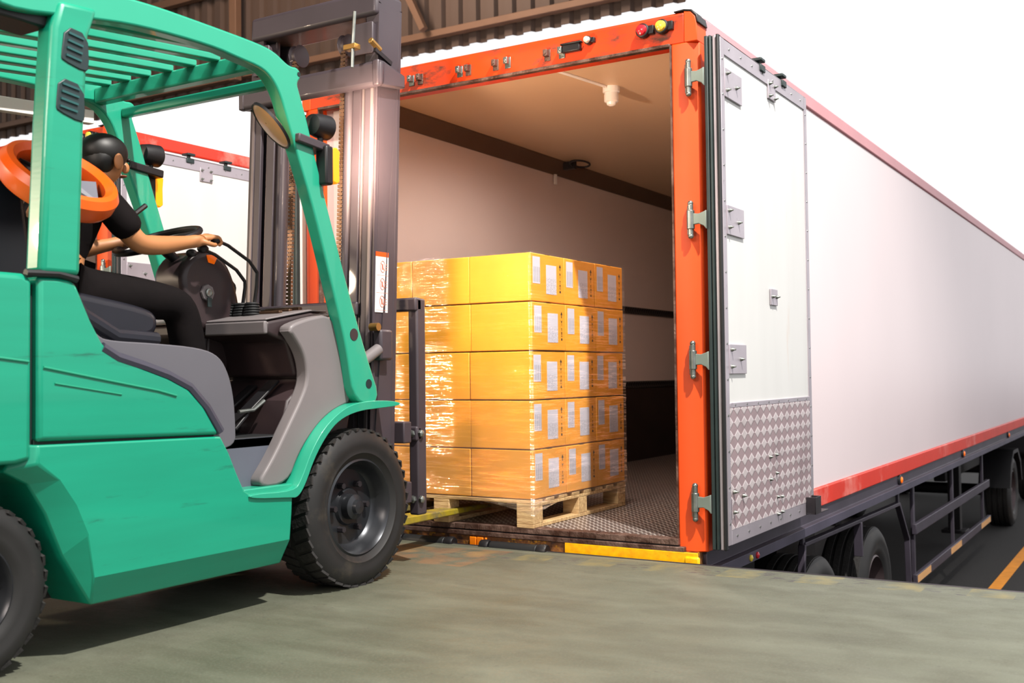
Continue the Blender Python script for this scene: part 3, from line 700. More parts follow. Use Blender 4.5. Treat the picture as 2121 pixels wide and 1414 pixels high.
# ------------------------------------------------------------------ PALLET AND CARTONS
PX, PY, PZ = -.902, -.03, .1035       # near right corner of the pallet
BW, BD, BH = .383, .362, .2555
pw, pd = 1.15, 1.09
pal = thing('wooden_pallet', 'pale wooden pallet under the wrapped cartons, one end on the trailer sill', 'pallet', (PX-pw/2, PY+pd/2, PZ))
for i in range(3):
    y0 = (PY, PY+pd/2-.05, PY+pd-.10)[i]
# stringer boards run along Y on the bottom, deck boards along X on top (visible edges face -X/+X side)
for i, x in enumerate((PX-.10, PX-pw/2-.05, PX-pw)):
    MB().box(x, x+.10, PY, PY+pd, PZ, PZ+.02).build('runner_board', M['wood'], pal, bevel=.003)
    MB().box(x, x+.10, PY, PY+pd, PZ+.108, PZ+.125).build('stringer_board', M['wood'], pal, bevel=.003)
    for y in (PY, PY+pd/2-.05, PY+pd-.10):
        MB().box(x, x+.10, y, y+.10, PZ+.02, PZ+.108).build('block', M['wood'], pal, bevel=.003)
y = PY
for i in range(8):
    w = .10 if i in (0, 7) else .085
    MB().box(PX-pw, PX, y, y+w, PZ+.125, PZ+.143).build('deck_board', M['wood'], pal, bevel=.003); y += (pd-.10)/7
Z0B = PZ+.1455
def make_carton(labels):
    t = thing('cardboard_carton', '', 'box', (0, 0, 0))
    g = .0022
    MB().box(-BW/2+g, BW/2-g, -BD/2+g, BD/2-g, .003, BH-.003).build('carton_body', M['card'], t, bevel=.004, seg=2)
    tp = MB(); tp.box(-BW/2+g, BW/2-g, -.025, .025, BH-.003, BH-.0024); tp.build('packing_tape', M['gap'], t)
    if labels:
        x0 = BW/2-g; e = .0012
        # on the +X face: narrow barcode label near -Y side, wide label, print marks near +Y
        MB().box(x0-.0005, x0+e, -BD/2+.025, -BD/2+.10, .095, .235).build('barcode_label', M['label_bar'], t)
        MB().box(x0-.0005, x0+e, -BD/2+.165, -BD/2+.275, .045, .20).build('shipping_label', M['label_txt'], t)
        mk = MB(); yc = BD/2-.045; xe = x0+.0008
        def q(y0, y1, z0, z1): mk.box(x0-.0005, xe, yc+y0, yc+y1, z0, z1)
        mk.prism([(yc-.011, .195), (yc+.011, .195), (yc, .212)], 'x', x0-.0005, xe); q(-.003, .003, .178, .195)
        mk.prism([(yc-.009, .166), (yc-.003, .163), (yc, .157), (yc+.003, .163), (yc+.009, .166), (yc, .149)], 'x', x0-.0005, xe)
        q(-.001, .001, .137, .148)
        q(-.004, .004, .120, .124); q(-.0015, .0015, .108, .120)
        q(-.006, -.003, .088, .104); q(.003, .006, .088, .104); q(-.006, .006, .098, .101)
        q(-.008, .008, .080, .083); mk.prism([(yc-.009, .062), (yc+.009, .062), (yc, .073)], 'x', x0-.0005, xe); q(-.007, .007, .058, .062)
        mk.build('handling_marks', M['ink'], t)
    return t
proto_l = make_carton(True); proto_p = make_carton(False)
rows = ['bottom layer', 'second layer up', 'middle layer', 'second layer from the top', 'top layer']
random.seed(11); used = {}
for lv in range(5):
    for i in range(3):          # column across X (0 nearest the right)
        for j in range(3):      # depth
            if i > 0 and j > 0: continue
            if i == 0: src = proto_l; kk = 'l'
            else: src = proto_p; kk = 'p'
            if kk in used: c = copy_tree(src)
            else: c = src; used[kk] = 1
            jx = random.uniform(-.003, .003)+(.004 if lv == 3 else 0); jy = random.uniform(-.001, .0015)
            c.location = (PX+.002-BW*(i+.5)+jx, PY+.001+BD*(j+.5)+jy, Z0B+BH*lv)
            if i == 0 and j == 0: w = 'labelled corner carton nearest the camera'
            elif i == 0 and j == 1: w = 'middle carton of the labelled side'
            elif i == 0: w = 'labelled carton deepest in the trailer'
            elif i == 1: w = 'plain carton left of the near corner'
            else: w = 'plain leftmost carton behind the load backrest'
            c['label'] = 'yellow-brown %s, %s' % (w, rows[lv])
            c['category'] = 'box'; c['group'] = 'yellow-brown cardboard cartons stacked on the pallet'

# stretch film around the stack
def film():
    m_ = MB(); random.seed(5)
    x0, x1 = PX-3*BW-.004, PX+.010; y0, y1 = PY-.008, PY+3*BD+.010
    per = []
    def seg(a, b_, n):
        for i in range(n): t = i/n; per.append((a[0]+(b_[0]-a[0])*t, a[1]+(b_[1]-a[1])*t))
    seg((x0, y0), (x1, y0), 46); seg((x1, y0), (x1, y1), 40); seg((x1, y1), (x0, y1), 20); seg((x0, y1), (x0, y0), 20)
    N = len(per); zs = [PZ+.06+i*.0166 for i in range(84)]
    top = Z0B+5*BH+.004
    zs = [z for z in zs if z < top]+[top]
    cx, cy = (x0+x1)/2, (y0+y1)/2; vs = []
    for r, z in enumerate(zs):
        for kx, (px, py) in enumerate(per):
            inn = 0
            if z < Z0B:     # drawn in under the cartons towards the pallet
                tt = (Z0B-z)/(Z0B-zs[0]); u = kx/46.0
                if kx < 46: lift = math.sin(PI*u)
                elif kx < 86: lift = math.sin(PI*(kx-46)/40.0)*.7
                else: lift = .4
                inn = tt*.05*lift; zz = z+tt*.075*(lift**.7)
            else: zz = z
            w = (.0022 if zz < Z0B+.6 else .0010)*math.sin(kx*.9+r*.55)*math.sin(r*1.7+kx*.13)
            dx, dy = px-cx, py-cy; l = math.hypot(dx, dy)
            vs.append((px-dx/l*(inn)+dx/l*w, py-dy/l*(inn)+dy/l*w, zz))
    fs = [(r*N+i, r*N+(i+1) % N, (r+1)*N+(i+1) % N, (r+1)*N+i) for r in range(len(zs)-1) for i in range(N)]
    m_.add(vs, fs)
    o = m_.build('stretch_wrap', M['film'], angle=180)
    tag(o, 'clear shiny stretch wrap wound around the stacked cartons and pallet', 'plastic wrap')
film()

# ------------------------------------------------------------------ FORKLIFT
FR, FL = -1.05, -2.10      # right and left faces
fk = thing('forklift', 'green counterbalance forklift with driver carrying its forks into the pallet', 'forklift', (-1.575, -2.0, 0))
G, GF = M['green'], M['green_frame']
# body: flat outer face at FR, chamfer to deeper outline
upper = [(-2.757, 1.214), (-2.66, 1.218), (-2.63, 1.205), (-2.608, 1.16), (-2.575, 1.09), (-2.535, 1.02), (-2.505, .985), (-2.45, .957), (-2.35, .926), (-2.25, .895), (-2.16, .855), (-2.09, .79), (-2.02, .690), (-2.757, .708)]
def shell(poly, name, m_, inset=.02, x_r=FR, x_l=FL, bev=.008):
    cy = sum(p[0] for p in poly)/len(poly); cz = sum(p[1] for p in poly)/len(poly)
    def ins(p, s_):
        d = Vector((p[0]-cy, p[1]-cz)); l = d.length; d = d*(1-s_/l); return (cy+d.x, cz+d.y)
    inner = [ins(p, inset) for p in poly]
    m1 = MB()
    n = len(poly); xs = [x_r, x_r-inset, x_l+inset, x_l]; rings = [inner, poly, poly, inner]; vs = []
    for x, rg in zip(xs, rings): vs += [(x, p[0], p[1]) for p in rg]
    fs = [tuple(range(n)), tuple(range(4*n-1, 3*n-1, -1))]
    for r in range(3): fs += [(r*n+i, (r+1)*n+i, (r+1)*n+(i+1) % n, r*n+(i+1) % n) for i in range(n)]
    m1.add(vs, fs); return m1.build(name, m_, fk, bevel=bev, angle=30)
shell(upper, 'engine_cover', G, .012)
# crease lines of the cover
cr = MB().tube([(FR+.001, -2.74, .935), (FR+.001, -2.55, .900), (FR+.001, -2.30, .855), (FR+.001, -2.22, .835)], .0045, 8)
cr.tube([(FR+.001, -2.70, .885), (FR+.001, -2.45, .845)], .003, 8)
cr.build('panel_crease', M['crease'], fk)
lower_face = [(-2.757, .696), (-2.015, .682), (-1.975, .62), (-1.935, .54), (-1.90, .475), (-1.865, .456), (-1.64, .448), (-1.645, .36), (-1.655, .262), (-2.56, .262), (-2.575, .40), (-2.62, .50), (-2.68, .585), (-2.757, .64)]
lower_deep = [(-2.80, .700), (-2.012, .684), (-1.970, .62), (-1.930, .54), (-1.895, .470), (-1.860, .450), (-1.632, .442), (-1.638, .35), (-1.66, .165), (-2.53, .165), (-2.64, .34), (-2.70, .48), (-2.76, .575), (-2.84, .62)]
n = len(lower_face); lb = MB(); vs = []
for x, rg in ((FR, lower_face), (FR-.05, lower_deep), (FL+.05, lower_deep), (FL, lower_face)): vs += [(x, p[0], p[1]) for p in rg]
fs = [tuple(range(n)), tuple(range(4*n-1, 3*n-1, -1))]
for r in range(3): fs += [(r*n+i, (r+1)*n+i, (r+1)*n+(i+1) % n, r*n+(i+1) % n) for i in range(n)]
lb.add(vs, fs); lb.build('side_chassis', G, fk, bevel=.006, angle=10)
MB().box(FL+.02, FR-.02, -2.76, -2.03, .675, .712).build('body_seam', M['seam'], fk)
MB().box(FL+.03, FR-.03, -2.79, -2.74, .62, 1.19).build('body_seam', M['seam'], fk)
# counterweight
cw = [(-3.55, 1.10), (-3.48, 1.20), (-3.35, 1.222), (-2.80, 1.220), (-2.774, 1.205), (-2.774, .655), (-2.82, .645), (-3.25, .640), (-3.35, .55), (-3.38, .25), (-3.5, .25), (-3.56, .5)]
shell(cw, 'counterweight', G, .015)
MB().tube([(FR+.001, -3.3, .99), (FR+.001, -2.9, .965), (FR+.001, -2.79, .952)], .0045, 8).build('panel_crease', M['crease'], fk)
MB().prism([(-3.3, .64), (-3.2, .28), (-2.56, .28), (-2.6, .64)], 'x', FR-.27, FL+.27).build('rear_axle_housing', M['black'], fk)
MB().box(FL+.25, FR-.25, -2.6, -1.0, .17, .60).build('chassis_core', M['black'], fk)
# hood pad (grey trim)
hood = [(-2.62, 1.20), (-2.56, 1.10), (-2.52, 1.035), (-2.46, 1.022), (-2.296, 1.018), (-2.08, 1.005), (-1.99, .975), (-1.945, .91), (-1.92, .82), (-1.912, .72), (-1.912, .64), (-2.04, .63), (-2.12, .72), (-2.18, .79), (-2.26, .83), (-2.36, .87), (-2.46, .90), (-2.53, .93), (-2.60, 1.02), (-2.64, 1.15)]
MB().prism(chaikin(hood), 'x', FR-.03, FL+.03).build('hood_trim', M['hoodgrey'], fk, bevel=.02, seg=3)
MB().tube([(FR-.012, -2.52, 1.0), (FR-.012, -2.46, .968), (FR-.012, -2.35, .938), (FR-.012, -2.25, .907), (FR-.012, -2.155, .865), (FR-.012, -2.075, .79), (FR-.012, -2.01, .70)], .019, 8).build('hood_shadow_line', M['shadow_navy'], fk)  # dark tube stands in for the shadow line under the grey trim
MB().box(FL+.12, FR-.12, -2.6, -1.95, .69, .97).build('engine_bay', M['black'], fk)
# step well and floor
MB().box(FL+.10, FR-.10, -2.0, -1.35, .62, .665).build('floor_board', M['rubber'], fk, bevel=.006)
MB().prism([(-1.99, .66), (-1.60, .66), (-1.60, .44), (-1.86, .44)], 'x', FR-.10, FR-.13).build('step_panel', M['step'], fk)
MB().prism([(-1.99, .66), (-1.60, .66), (-1.60, .44), (-1.86, .44)], 'x', FL+.10, FL+.13).build('step_panel', M['step'], fk)
MB().box(FR-.13, FR-.02, -1.88, -1.62, .445, .475).build('step_plate', GF, fk, bevel=.004)
# cowl side panel
cowl = [(-1.620, 1.095), (-1.50, 1.135), (-1.34, 1.160), (-1.29, 1.0), (-1.21, .79), (-1.30, .765), (-1.38, .735), (-1.46, .68), (-1.55, .59), (-1.615, .47), (-1.80, .47), (-1.70, .58), (-1.615, .70), (-1.53, .82), (-1.497, .89), (-1.515, .98), (-1.57, 1.05)]
for x0, x1 in ((FR-.045, FR-.11), (FL+.045, FL+.11)):
    MB().prism(chaikin(cowl), 'x', x0, x1).build('cowl_panel', M['cowl'], fk, bevel=.015, seg=3)
# inner liner of the foot well and dashboard
MB().prism([(-1.60, .66), (-1.56, .80), (-1.45, .88), (-1.45, 1.06), (-1.25, 1.12), (-1.15, .80), (-1.2, .62), (-1.6, .62)], 'x', FR-.10, FL+.10).build('front_bulkhead', M['dark_plastic'], fk, bevel=.01)
MB().prism([(-1.66, 1.118), (-1.66, 1.07), (-1.55, 1.04), (-1.50, .90), (-1.42, .88), (-1.3, 1.0), (-1.28, 1.165), (-1.40, 1.165)], 'x', FR-.115, FL+.115).build('dashboard', M['dark_plastic'], fk, bevel=.012, seg=3)
MB().box(FR-.113, FR-.45, -1.675, -1.655, 1.068, 1.12).build('dash_edge', M['cowl'], fk, bevel=.006)
MB().prism([(-1.665, 1.122), (-1.40, 1.168), (-1.30, 1.168), (-1.30, 1.176), (-1.41, 1.176), (-1.665, 1.13)], 'x', FR-.115, FL+.115).build('dash_top', M['cowl'], fk, bevel=.004)
for i, y in enumerate((-1.50, -1.44, -1.38)):
    MB().box(FR-.2, FR-.4, y, y+.02, 1.160, 1.172+.01*i).build('dash_grille', M['chain'], fk, bevel=.003)
# pedals
pdl = MB(); pdl.bar((-1.40, -1.50, .86), (-1.40, -1.72, .72), .05, .012); pdl.bar((-1.28, -1.5, .88), (-1.28, -1.68, .75), .06, .012)
pdl.bar((-1.28, -1.68, .75), (-1.28, -1.75, .69), .07, .014); pdl.build('pedal', M['black'], fk, bevel=.004)
MB().tube([(-1.24, -1.60, .80), (-1.24, -1.66, .765), (-1.24, -1.74, .76)], .008, 8).build('pedal_rod', M['steel'], fk)
# front fenders
fo = [(-.955, .778), (-1.10, .790), (-1.264, .783), (-1.36, .752), (-1.46, .69), (-1.54, .60), (-1.60, .49), (-1.64, .448), (-1.88, .46), (-1.88, .442), (-1.665, .425), (-1.62, .42), (-1.575, .47), (-1.525, .565), (-1.45, .655), (-1.37, .715), (-1.25, .748), (-1.10, .755), (-.955, .762)]
for a, b_ in ((FR+.01, FR-.25), (FL-.01, FL+.25)):
    MB().prism(chaikin(fo, 2), 'x', a, b_).build('fender', GF, fk, bevel=.006)
# front pillars with lug, joined to guard rails
pil = [(-2.90, 2.075), (-2.90, 2.005), (-2.57, 2.062), (-2.375, 2.092), (-2.05, 2.105), (-1.91, 2.092), (-1.80, 2.085), (-1.745, 2.06), (-1.70, 2.01), (-1.665, 1.93), (-1.62, 1.823), (-1.503, 1.565), (-1.365, 1.177), (-1.30, .985), (-1.262, .775), (-1.07, .775), (-1.172, .976), (-1.326, 1.341), (-1.487, 1.766), (-1.543, 1.934), (-1.585, 2.034), (-1.600, 2.07), (-1.578, 2.095), (-1.578, 2.118), (-1.60, 2.135), (-1.635, 2.130), (-1.667, 2.139), (-1.72, 2.165), (-1.80, 2.178), (-2.05, 2.182), (-2.375, 2.183), (-2.57, 2.160)]
for x0, x1 in ((FR, FR-.06), (FL, FL+.06)):
    o = MB().prism(chaikin(pil, 2), 'x', x0, x1).build('guard_side_frame', GF, fk, bevel=.014, seg=3)
    xe = x0+(.002 if x0 == FR else -.002)
    MB().cyl((xe, -1.592, 2.108), (x0-.02 if x0 == FR else x0+.02, -1.592, 2.108), .009, 12).build('lug_hole', M['seam'], o)
    MB().cyl((xe, -1.262, 1.072), (x0 if x0 == FR else x0, -1.262, 1.072), .026, 16).build('pillar_plug', M['dark_plastic'], o)
    MB().cyl((xe, -1.165, .862), (x0, -1.165, .862), .02, 16).build('pillar_plug', M['vent'], o)
# guard cross members and slats
for y0, y1, z0, z1 in ((-1.80, -1.745, 2.088, 2.155), (-1.66, -1.62, 2.055, 2.095), (-2.88, -2.82, 2.01, 2.07)):
    MB().box(FR-.06, FL+.06, y0, y1, z0, z1).build('guard_crossbar', GF, fk, bevel=.008)
for x in (-1.17, -1.30, -1.435, -1.57, -1.705, -1.83, -1.955):
    MB().prism([(-1.79, 2.15), (-1.79, 2.178), (-2.85, 2.085), (-2.85, 2.045)], 'x', x-.022, x+.022).build('guard_slat', GF, fk, bevel=.006)
MB().prism([(-1.79, 2.06), (-1.79, 2.00), (-2.85, 1.93), (-2.85, 1.99)], 'x', FL+.012, FL+.05).build('guard_side_strip', M['sticker'], fk, bevel=.004, label='pale grey strip along the far guard rail')
# rear pillars
rp = [(-2.757, 1.222), (-2.612, 1.222), (-2.597, 1.70), (-2.58, 2.0), (-2.545, 2.10), (-2.69, 2.09), (-2.715, 2.0), (-2.735, 1.70)]
for x0, x1, s_ in ((FR+.012, FR-.075, 1), (FL-.012, FL+.075, -1)):
    o = MB().prism(rp, 'x', x0, x1).build('guard_rear_pillar', G, fk, bevel=.02, seg=3)
    for pts in ([(-2.675, 2.012), (-2.590, 2.002), (-2.585, 1.895), (-2.60, 1.878), (-2.684, 1.898), (-2.688, 1.91)], [(-2.697, 1.846), (-2.605, 1.832), (-2.600, 1.728), (-2.615, 1.712), (-2.702, 1.735), (-2.706, 1.75)]):
        v = MB().prism(chaikin(pts, 1), 'x', x0-s_*.002, x0+s_*.004).build('vent_panel', M['vent'], o, bevel=.003)
        zt = pts[0][1]
        for i in range(4): MB().bar((x0+s_*.006, pts[0][0]+.012-.003*i, zt-.022-.024*i), (x0+s_*.006, pts[1][0]-.018-.003*i, zt-.03-.024*i), .006, .007).build('vent_slot', M['vent_slat'], v)
MB().tube([(FR-.0, -2.80, 1.222), (FR-.0, -2.69, 1.226), (FR-.0, -2.62, 1.214)], .012, 8).build('pillar_seal', M['black'], fk)
rl = MB().lathe([(0, .03), (.02, .075), (.09, .08), (.10, .07)], (-1.16, -2.90, 2.05), (0, -1, 0), 24, cap=True); rl.box(-1.22, -1.08, -2.92, -2.70, 2.00, 2.06)
rl.build('work_lamp', M['black'], fk, bevel=.01)
# seat
st = MB().prism(chaikin([(-2.62, 1.16), (-2.56, 1.235), (-2.40, 1.205), (-2.10, 1.165), (-2.04, 1.13), (-2.05, 1.06), (-2.12, 1.035), (-2.45, 1.035), (-2.58, 1.08)]), 'x', -1.34, -1.82).build('seat_cushion', M['seat'], fk, bevel=.03, seg=4)
MB().prism([(-2.66, 1.16), (-2.58, 1.17), (-2.54, 1.24), (-2.60, 1.6), (-2.66, 1.63), (-2.72, 1.60), (-2.74, 1.25)], 'x', -1.36, -1.80).build('seat_backrest', M['seat'], fk, bevel=.03, seg=4)
MB().tube([(-1.27, -2.60, 1.20), (-1.27, -2.55, 1.235), (-1.27, -2.50, 1.20), (-1.27, -2.44, 1.12), (-1.27, -2.30, 1.05), (-1.27, -2.12, 1.04)], .026, 10).build('seat_rim', M['seat'], fk)
MB().box(-1.4, -1.76, -2.5, -2.1, 1.0, 1.045).build('seat_base', M['black'], fk)
# steering column, wheel, ignition
colm = [(-1.80, 1.33), (-1.72, 1.42), (-1.60, 1.425), (-1.52, 1.36), (-1.47, 1.22), (-1.46, 1.10), (-1.56, 1.06), (-1.72, 1.10), (-1.78, 1.22)]
MB().prism(chaikin(colm), 'x', -1.50, -1.68).build('steering_column', M['dark_plastic'], fk, bevel=.025, seg=3)
MB().prism([(-1.66, .70), (-1.62, 1.15), (-1.5, 1.15), (-1.54, .70)], 'x', -1.53, -1.64).build('column_shroud', M['dark_plastic'], fk, bevel=.01)
MB().prism([(-1.665, 1.405), (-1.60, 1.412), (-1.625, 1.37), (-1.655, 1.375)], 'x', -1.496, -1.500).build('direction_indicator', M['amber'], fk)
ky = Vector((-1.497, -1.665, 1.248))
kb = MB().lathe([(0, .036), (.008, .034), (.010, .001)], ky, (1, 0, 0), 8).build('ignition_plate', M['cowl'], fk)
MB().lathe([(.008, .018), (.016, .017), (.019, .012), (.018, .001)], ky, (1, 0, 0), 20).build('ignition_barrel', M['steel'], kb)
MB().box(ky.x+.012, ky.x+.018, ky.y-.01, ky.y+.012, ky.z-.06, ky.z-.02).build('ignition_key', M['gasket'], kb, bevel=.002)
wc = Vector((-1.60, -1.83, 1.455)); wn = Vector((0, -.38, .925)).normalized(); wu = Vector((1, 0, 0)); wv = wn.cross(wu)
ring = [wc+wu*.17*math.cos(2*PI*i/40)+wv*.17*math.sin(2*PI*i/40) for i in range(40)]
sw = MB().tube(ring, .014, 10, closed=True).build('steering_wheel', M['black'], fk)
sp = MB(); sp.lathe([(-.03, .035), (.008, .04), (.014, .001)], wc, wn, 18)
for a in (.5, 2.6, 4.7): sp.tube([wc, wc+wu*.165*math.cos(a)+wv*.165*math.sin(a)], .010, 8)
sp.cyl(wc-wn*.02, (-1.60, -1.70, 1.36), .022, 12); sp.build('wheel_spokes', M['black'], sw)
# hydraulic levers
for i, (x, dy, dz) in enumerate(((-1.40, 0, 0), (-1.46, -.015, -.035), (-1.52, -.02, -.05))):
    pts = [(x, -1.70+dy, 1.455+dz), (x, -1.64+dy, 1.44+dz), (x, -1.52+dy, 1.385+dz), (x, -1.475+dy*.8, 1.34+dz), (x, -1.478+dy*.5, 1.28), (x, -1.50+dy*.5, 1.16)]
    l = MB().tube(pts, .0075, 8).build('hydraulic_lever', M['black'], fk)
    MB().ball((x, -1.705+dy, 1.458+dz), .02, .026, .018).build('lever_knob', M['black'], l)
    bl = MB(); 
    for q in range(5): bl.lathe([(0, .034-.002*q), (.006, .04-.002*q), (.012, .034-.002*q)], (x, -1.505, 1.155+.011*q), (0, 0, 1), 16)
    bl.build('lever_bellows', M['rubber'], l)
# head lamps, indicators and mirror on the pillars
for xs, s_ in ((FR, 1), (FL, -1)):
    xi = xs+s_*.01
    MB().bar((xi-s_*.035, -1.615, 1.850), (xi-s_*.035, -1.43, 1.833), .095, .036, (0, 0, 1)).build('pillar_clamp', M['mast'] if s_ > 0 else M['black'], fk, bevel=.006)
    hl = MB().lathe([(-.055, .02), (-.05, .042), (-.01, .05), (.04, .052), (.045, .047)], (xi-s_*.02, -1.455, 1.925), (0, 1, 0), 28, cap=True)
    hl.cyl((xi-s_*.02, -1.455, 1.88), (xi-s_*.02, -1.455, 1.845), .012, 10)
    o = hl.build('head_lamp', M['black'], fk)
    MB().lathe([(.04, .046), (.05, .042), (.055, .001)], (xi-s_*.02, -1.455, 1.925), (0, 1, 0), 28).build('lens', M['clear_lens'], o)
    ib = MB().box(xi-.03, xi+.03, -1.475, -1.43, 1.68, 1.84).build('indicator_housing', M['black'], fk, bevel=.008)
    MB().prism([(-1.432, 1.695), (-1.432, 1.835), (-1.405, 1.84), (-1.385, 1.825), (-1.39, 1.775), (-1.388, 1.70), (-1.405, 1.688)], 'x', xi-.028, xi+.028).build('indicator_lens', M['amber_on'], ib, bevel=.005)
mir = MB().tube([(FR-.01, -1.60, 1.83), (FR-.05, -1.66, 1.86), (FR-.05, -1.72, 1.90)], .01, 8).build('mirror_arm', M['black'], fk)
mc = Vector((FR-.05, -1.70, 1.885)); md = Vector((.62, -.60, .62)).normalized()
# convex mirror disc seen nearly edge on
ma = (RF*.30+(RX*.70+RU*.66)*.95).normalized()
mm_ = MB().lathe([(-.012, .001), (-.008, .08), (.0, .102), (.006, .102), (.018, .075), (.028, .035), (.03, .001)], mc, ma, 28).build('mirror', M['mirror_back'], mir)
MB().lathe([(-.002, .100), (-.004, .107), (.008, .107), (.008, .100)], mc, ma, 28).build('mirror_rim', M['black'], mm_)
# grab rail / cable bits beside column
MB().tube([(-1.95, -1.75, 1.58), (-1.95, -1.68, 1.60), (-1.95, -1.60, 1.66)], .012, 8).build('grab_handle', M['black'], fk)
# wheels
wheel(fk, (FR-.115, -1.205, .335), .332, .22, .205, 1, 40)
wheel(fk, (FL+.115, -1.205, .335), .332, .22, .205, -1, 40)
wheel(fk, (FR-.14, -2.95, .268), .268, .17, .155, 1, 34)
wheel(fk, (FL+.14, -2.95, .268), .268, .17, .155, -1, 34)
MB().cyl((FL+.2, -1.205, .335), (FR-.2, -1.205, .335), .09, 16).build('drive_axle', M['black'], fk)
# mast (leans slightly forward with height)
def lean(z): return (z-.15)*.045
def mast_bar(x0, x1, y0, y1, z0, z1): 
    return MB().prism([(y0+lean(z0), z0), (y1+lean(z0), z0), (y1+lean(z1), z1), (y0+lean(z1), z1)], 'x', x0, x1)
def rail(xo, s_, y0, y1, z0, z1, name, w=.06):
    # channel section open towards the mast centre; xo outer face
    m1 = MB()
    for (xa, xb, ya, yb) in ((xo, xo-s_*.018, y0, y1), (xo, xo-s_*w, y0, y0+.022), (xo, xo-s_*w, y1-.022, y1)):
        m1.prism([(ya+lean(z0), z0), (yb+lean(z0), z0), (yb+lean(z1), z1), (ya+lean(z1), z1)], 'x', xa, xb)
    return m1.build(name, M['mast'], fk, bevel=.004)
XR, XLm = -1.17, -1.97
for xo, s_ in ((XR, 1), (XLm, -1)):
    rail(xo, s_, -1.03, -.86, .12, 2.62, 'mast_outer_rail', .075)
    rail(xo-s_*.03, s_, -.98, -.87, .14, 2.60, 'mast_inner_rail', .09)
    mast_bar(xo-s_*.02, xo-s_*.035, -1.036, -1.03, .3, 2.3).build('mast_rail_edge', M['mast_hi'], fk)
    mast_bar(xo-s_*.095, xo-s_*.105, -1.01, -.99, .3, 2.25).build('mast_rail_edge', M['mast_hi'], fk)
    mast_bar(xo-s_*.105, xo-s_*.155, -1.02, -.97, .5, 2.3).build('lift_cylinder_guard', M['mast'], fk, bevel=.004)
    cy_ = MB().tube([(xo-s_*.19, -.99, .2), (xo-s_*.19, -.99+lean(2.1), 2.25)], .026, 16); cy_.build('lift_cylinder', M['mast'], fk)
    ch = MB(); z = .7
    while z < 2.45: ch.box(xo-s_*.23, xo-s_*.26, -.99+lean(z), -.975+lean(z), z, z+.014); z += .019
    ch.tube([(xo-s_*.245, -.983+lean(.7), .7), (xo-s_*.245, -.983+lean(2.45), 2.45)], .006, 6)
    ch.build('lift_chain', M['chain'], fk)
    pu = MB().lathe([(-.02, .03), (-.018, .055), (-.008, .045), (.008, .045), (.018, .055), (.02, .03)], (xo-s_*.245, -.96+lean(2.5), 2.47), (1, 0, 0), 24, cap=True).build('chain_pulley', M['mast'], fk)
for z0, z1, y0, y1, xa, xb in ((2.56, 2.68, -1.05, -.85, XR+.0, XLm), (2.215, 2.335, -1.075, -1.03, XR+.045, XLm-.05), (1.17, 1.235, -1.05, -1.03, XR-.08, XLm+.08), (.13, .25, -1.03, -.88, XR, XLm)):
    mast_bar(xa, xb, y0, y1, z0, z1).build('mast_crossmember', M['mast'], fk, bevel=.02, seg=3)
# side wings of the second cross member wrap the rails
for xo, s_ in ((XR, 1), (XLm, -1)):
    MB().prism([(-1.075+lean(2.2), 2.215), (-.87+lean(2.2), 2.24), (-.87+lean(2.2), 2.30), (-1.03+lean(2.2), 2.335), (-1.075+lean(2.2), 2.335)], 'x', xo+s_*.004, xo+s_*.04).build('rail_bracket', M['mast'], fk, bevel=.008)
    MB().prism([(-1.05+lean(2.5), 2.38), (-.98+lean(2.5), 2.44), (-.98+lean(2.5), 2.50), (-1.05+lean(2.5), 2.53)], 'x', xo-s_*.02, xo-s_*.13).build('stay_bracket', M['mast'], fk, bevel=.006)
hs = MB().tube([(-1.22, -1.055, 2.29), (-1.22, -1.05, 2.40), (-1.22, -1.035, 2.55)], .008, 8).build('hydraulic_hose', M['steel'], fk)
ft = MB().box(-1.20, -1.27, -1.06, -1.02, 2.375, 2.40); ft.cyl((-1.16, -1.0, 2.42), (-1.16, -.93, 2.39), .014, 10); ft.build('hose_fitting', M['brass'], fk, bevel=.003)
MB().bar((-1.158, -.97, 2.385), (-1.158, -.85, 2.345), .012, .02).build('stay_rod', M['black'], fk)
# tilt cylinder end and stop block
MB().tube([(-1.14, -1.15, .935), (-1.14, -.985, 1.015)], .026, 16).build('tilt_cylinder', M['cowl'], fk)
tb_ = MB().box(-1.12, -1.168, -.99, -.90, .965, 1.105).build('tilt_bracket', M['mast'], fk, bevel=.012)
MB().cyl((-1.165, -1.005, 1.115), (-1.12, -1.005, 1.115), .018, 12).build('tilt_pin', M['brass'], tb_)
# warning sticker on the near mast rail, three crossed circles
def sy(z, y): return y+lean(z)
stk = MB().prism([(sy(1.2, -1.018), 1.185), (sy(1.2, -.925), 1.185), (sy(1.43, -.925), 1.44), (sy(1.43, -1.018), 1.44)], 'x', XR, XR+.0015).build('warning_sticker', M['sticker'], fk, label='white warning sticker with three crossed circles')
MB().prism([(sy(1.43, -1.018), 1.44), (sy(1.43, -.925), 1.44), (sy(1.46, -.925), 1.462), (sy(1.46, -1.018), 1.462)], 'x', XR, XR+.0015).build('sticker_header', M['orange'], stk)
for i, zc in enumerate((1.395, 1.315, 1.235)):
    yc = sy(zc, -.968); r = MB(); r.tube([(XR+.002, yc+.017*math.cos(a), zc+.026*math.sin(a)) for a in [2*PI*q/24 for q in range(24)]], .0016, 6, closed=True)
    r.tube([(XR+.002, yc-.012, zc+.018), (XR+.002, yc+.012, zc-.018)], .0016, 6); r.box(XR+.0015, XR+.0022, yc-.006, yc+.004, zc-.014, zc+.012)
    for q in range(3): r.box(XR+.0015, XR+.002, yc+.024, yc+.036, zc-.015+.012*q, zc-.012+.012*q)
    r.build('prohibition_sign', M['sticker_ink'], stk)
    MB().box(XR+.0014, XR+.002, yc-.045, yc+.04, zc-.041, zc-.0395).build('sticker_line', M['sticker_ink'], stk)
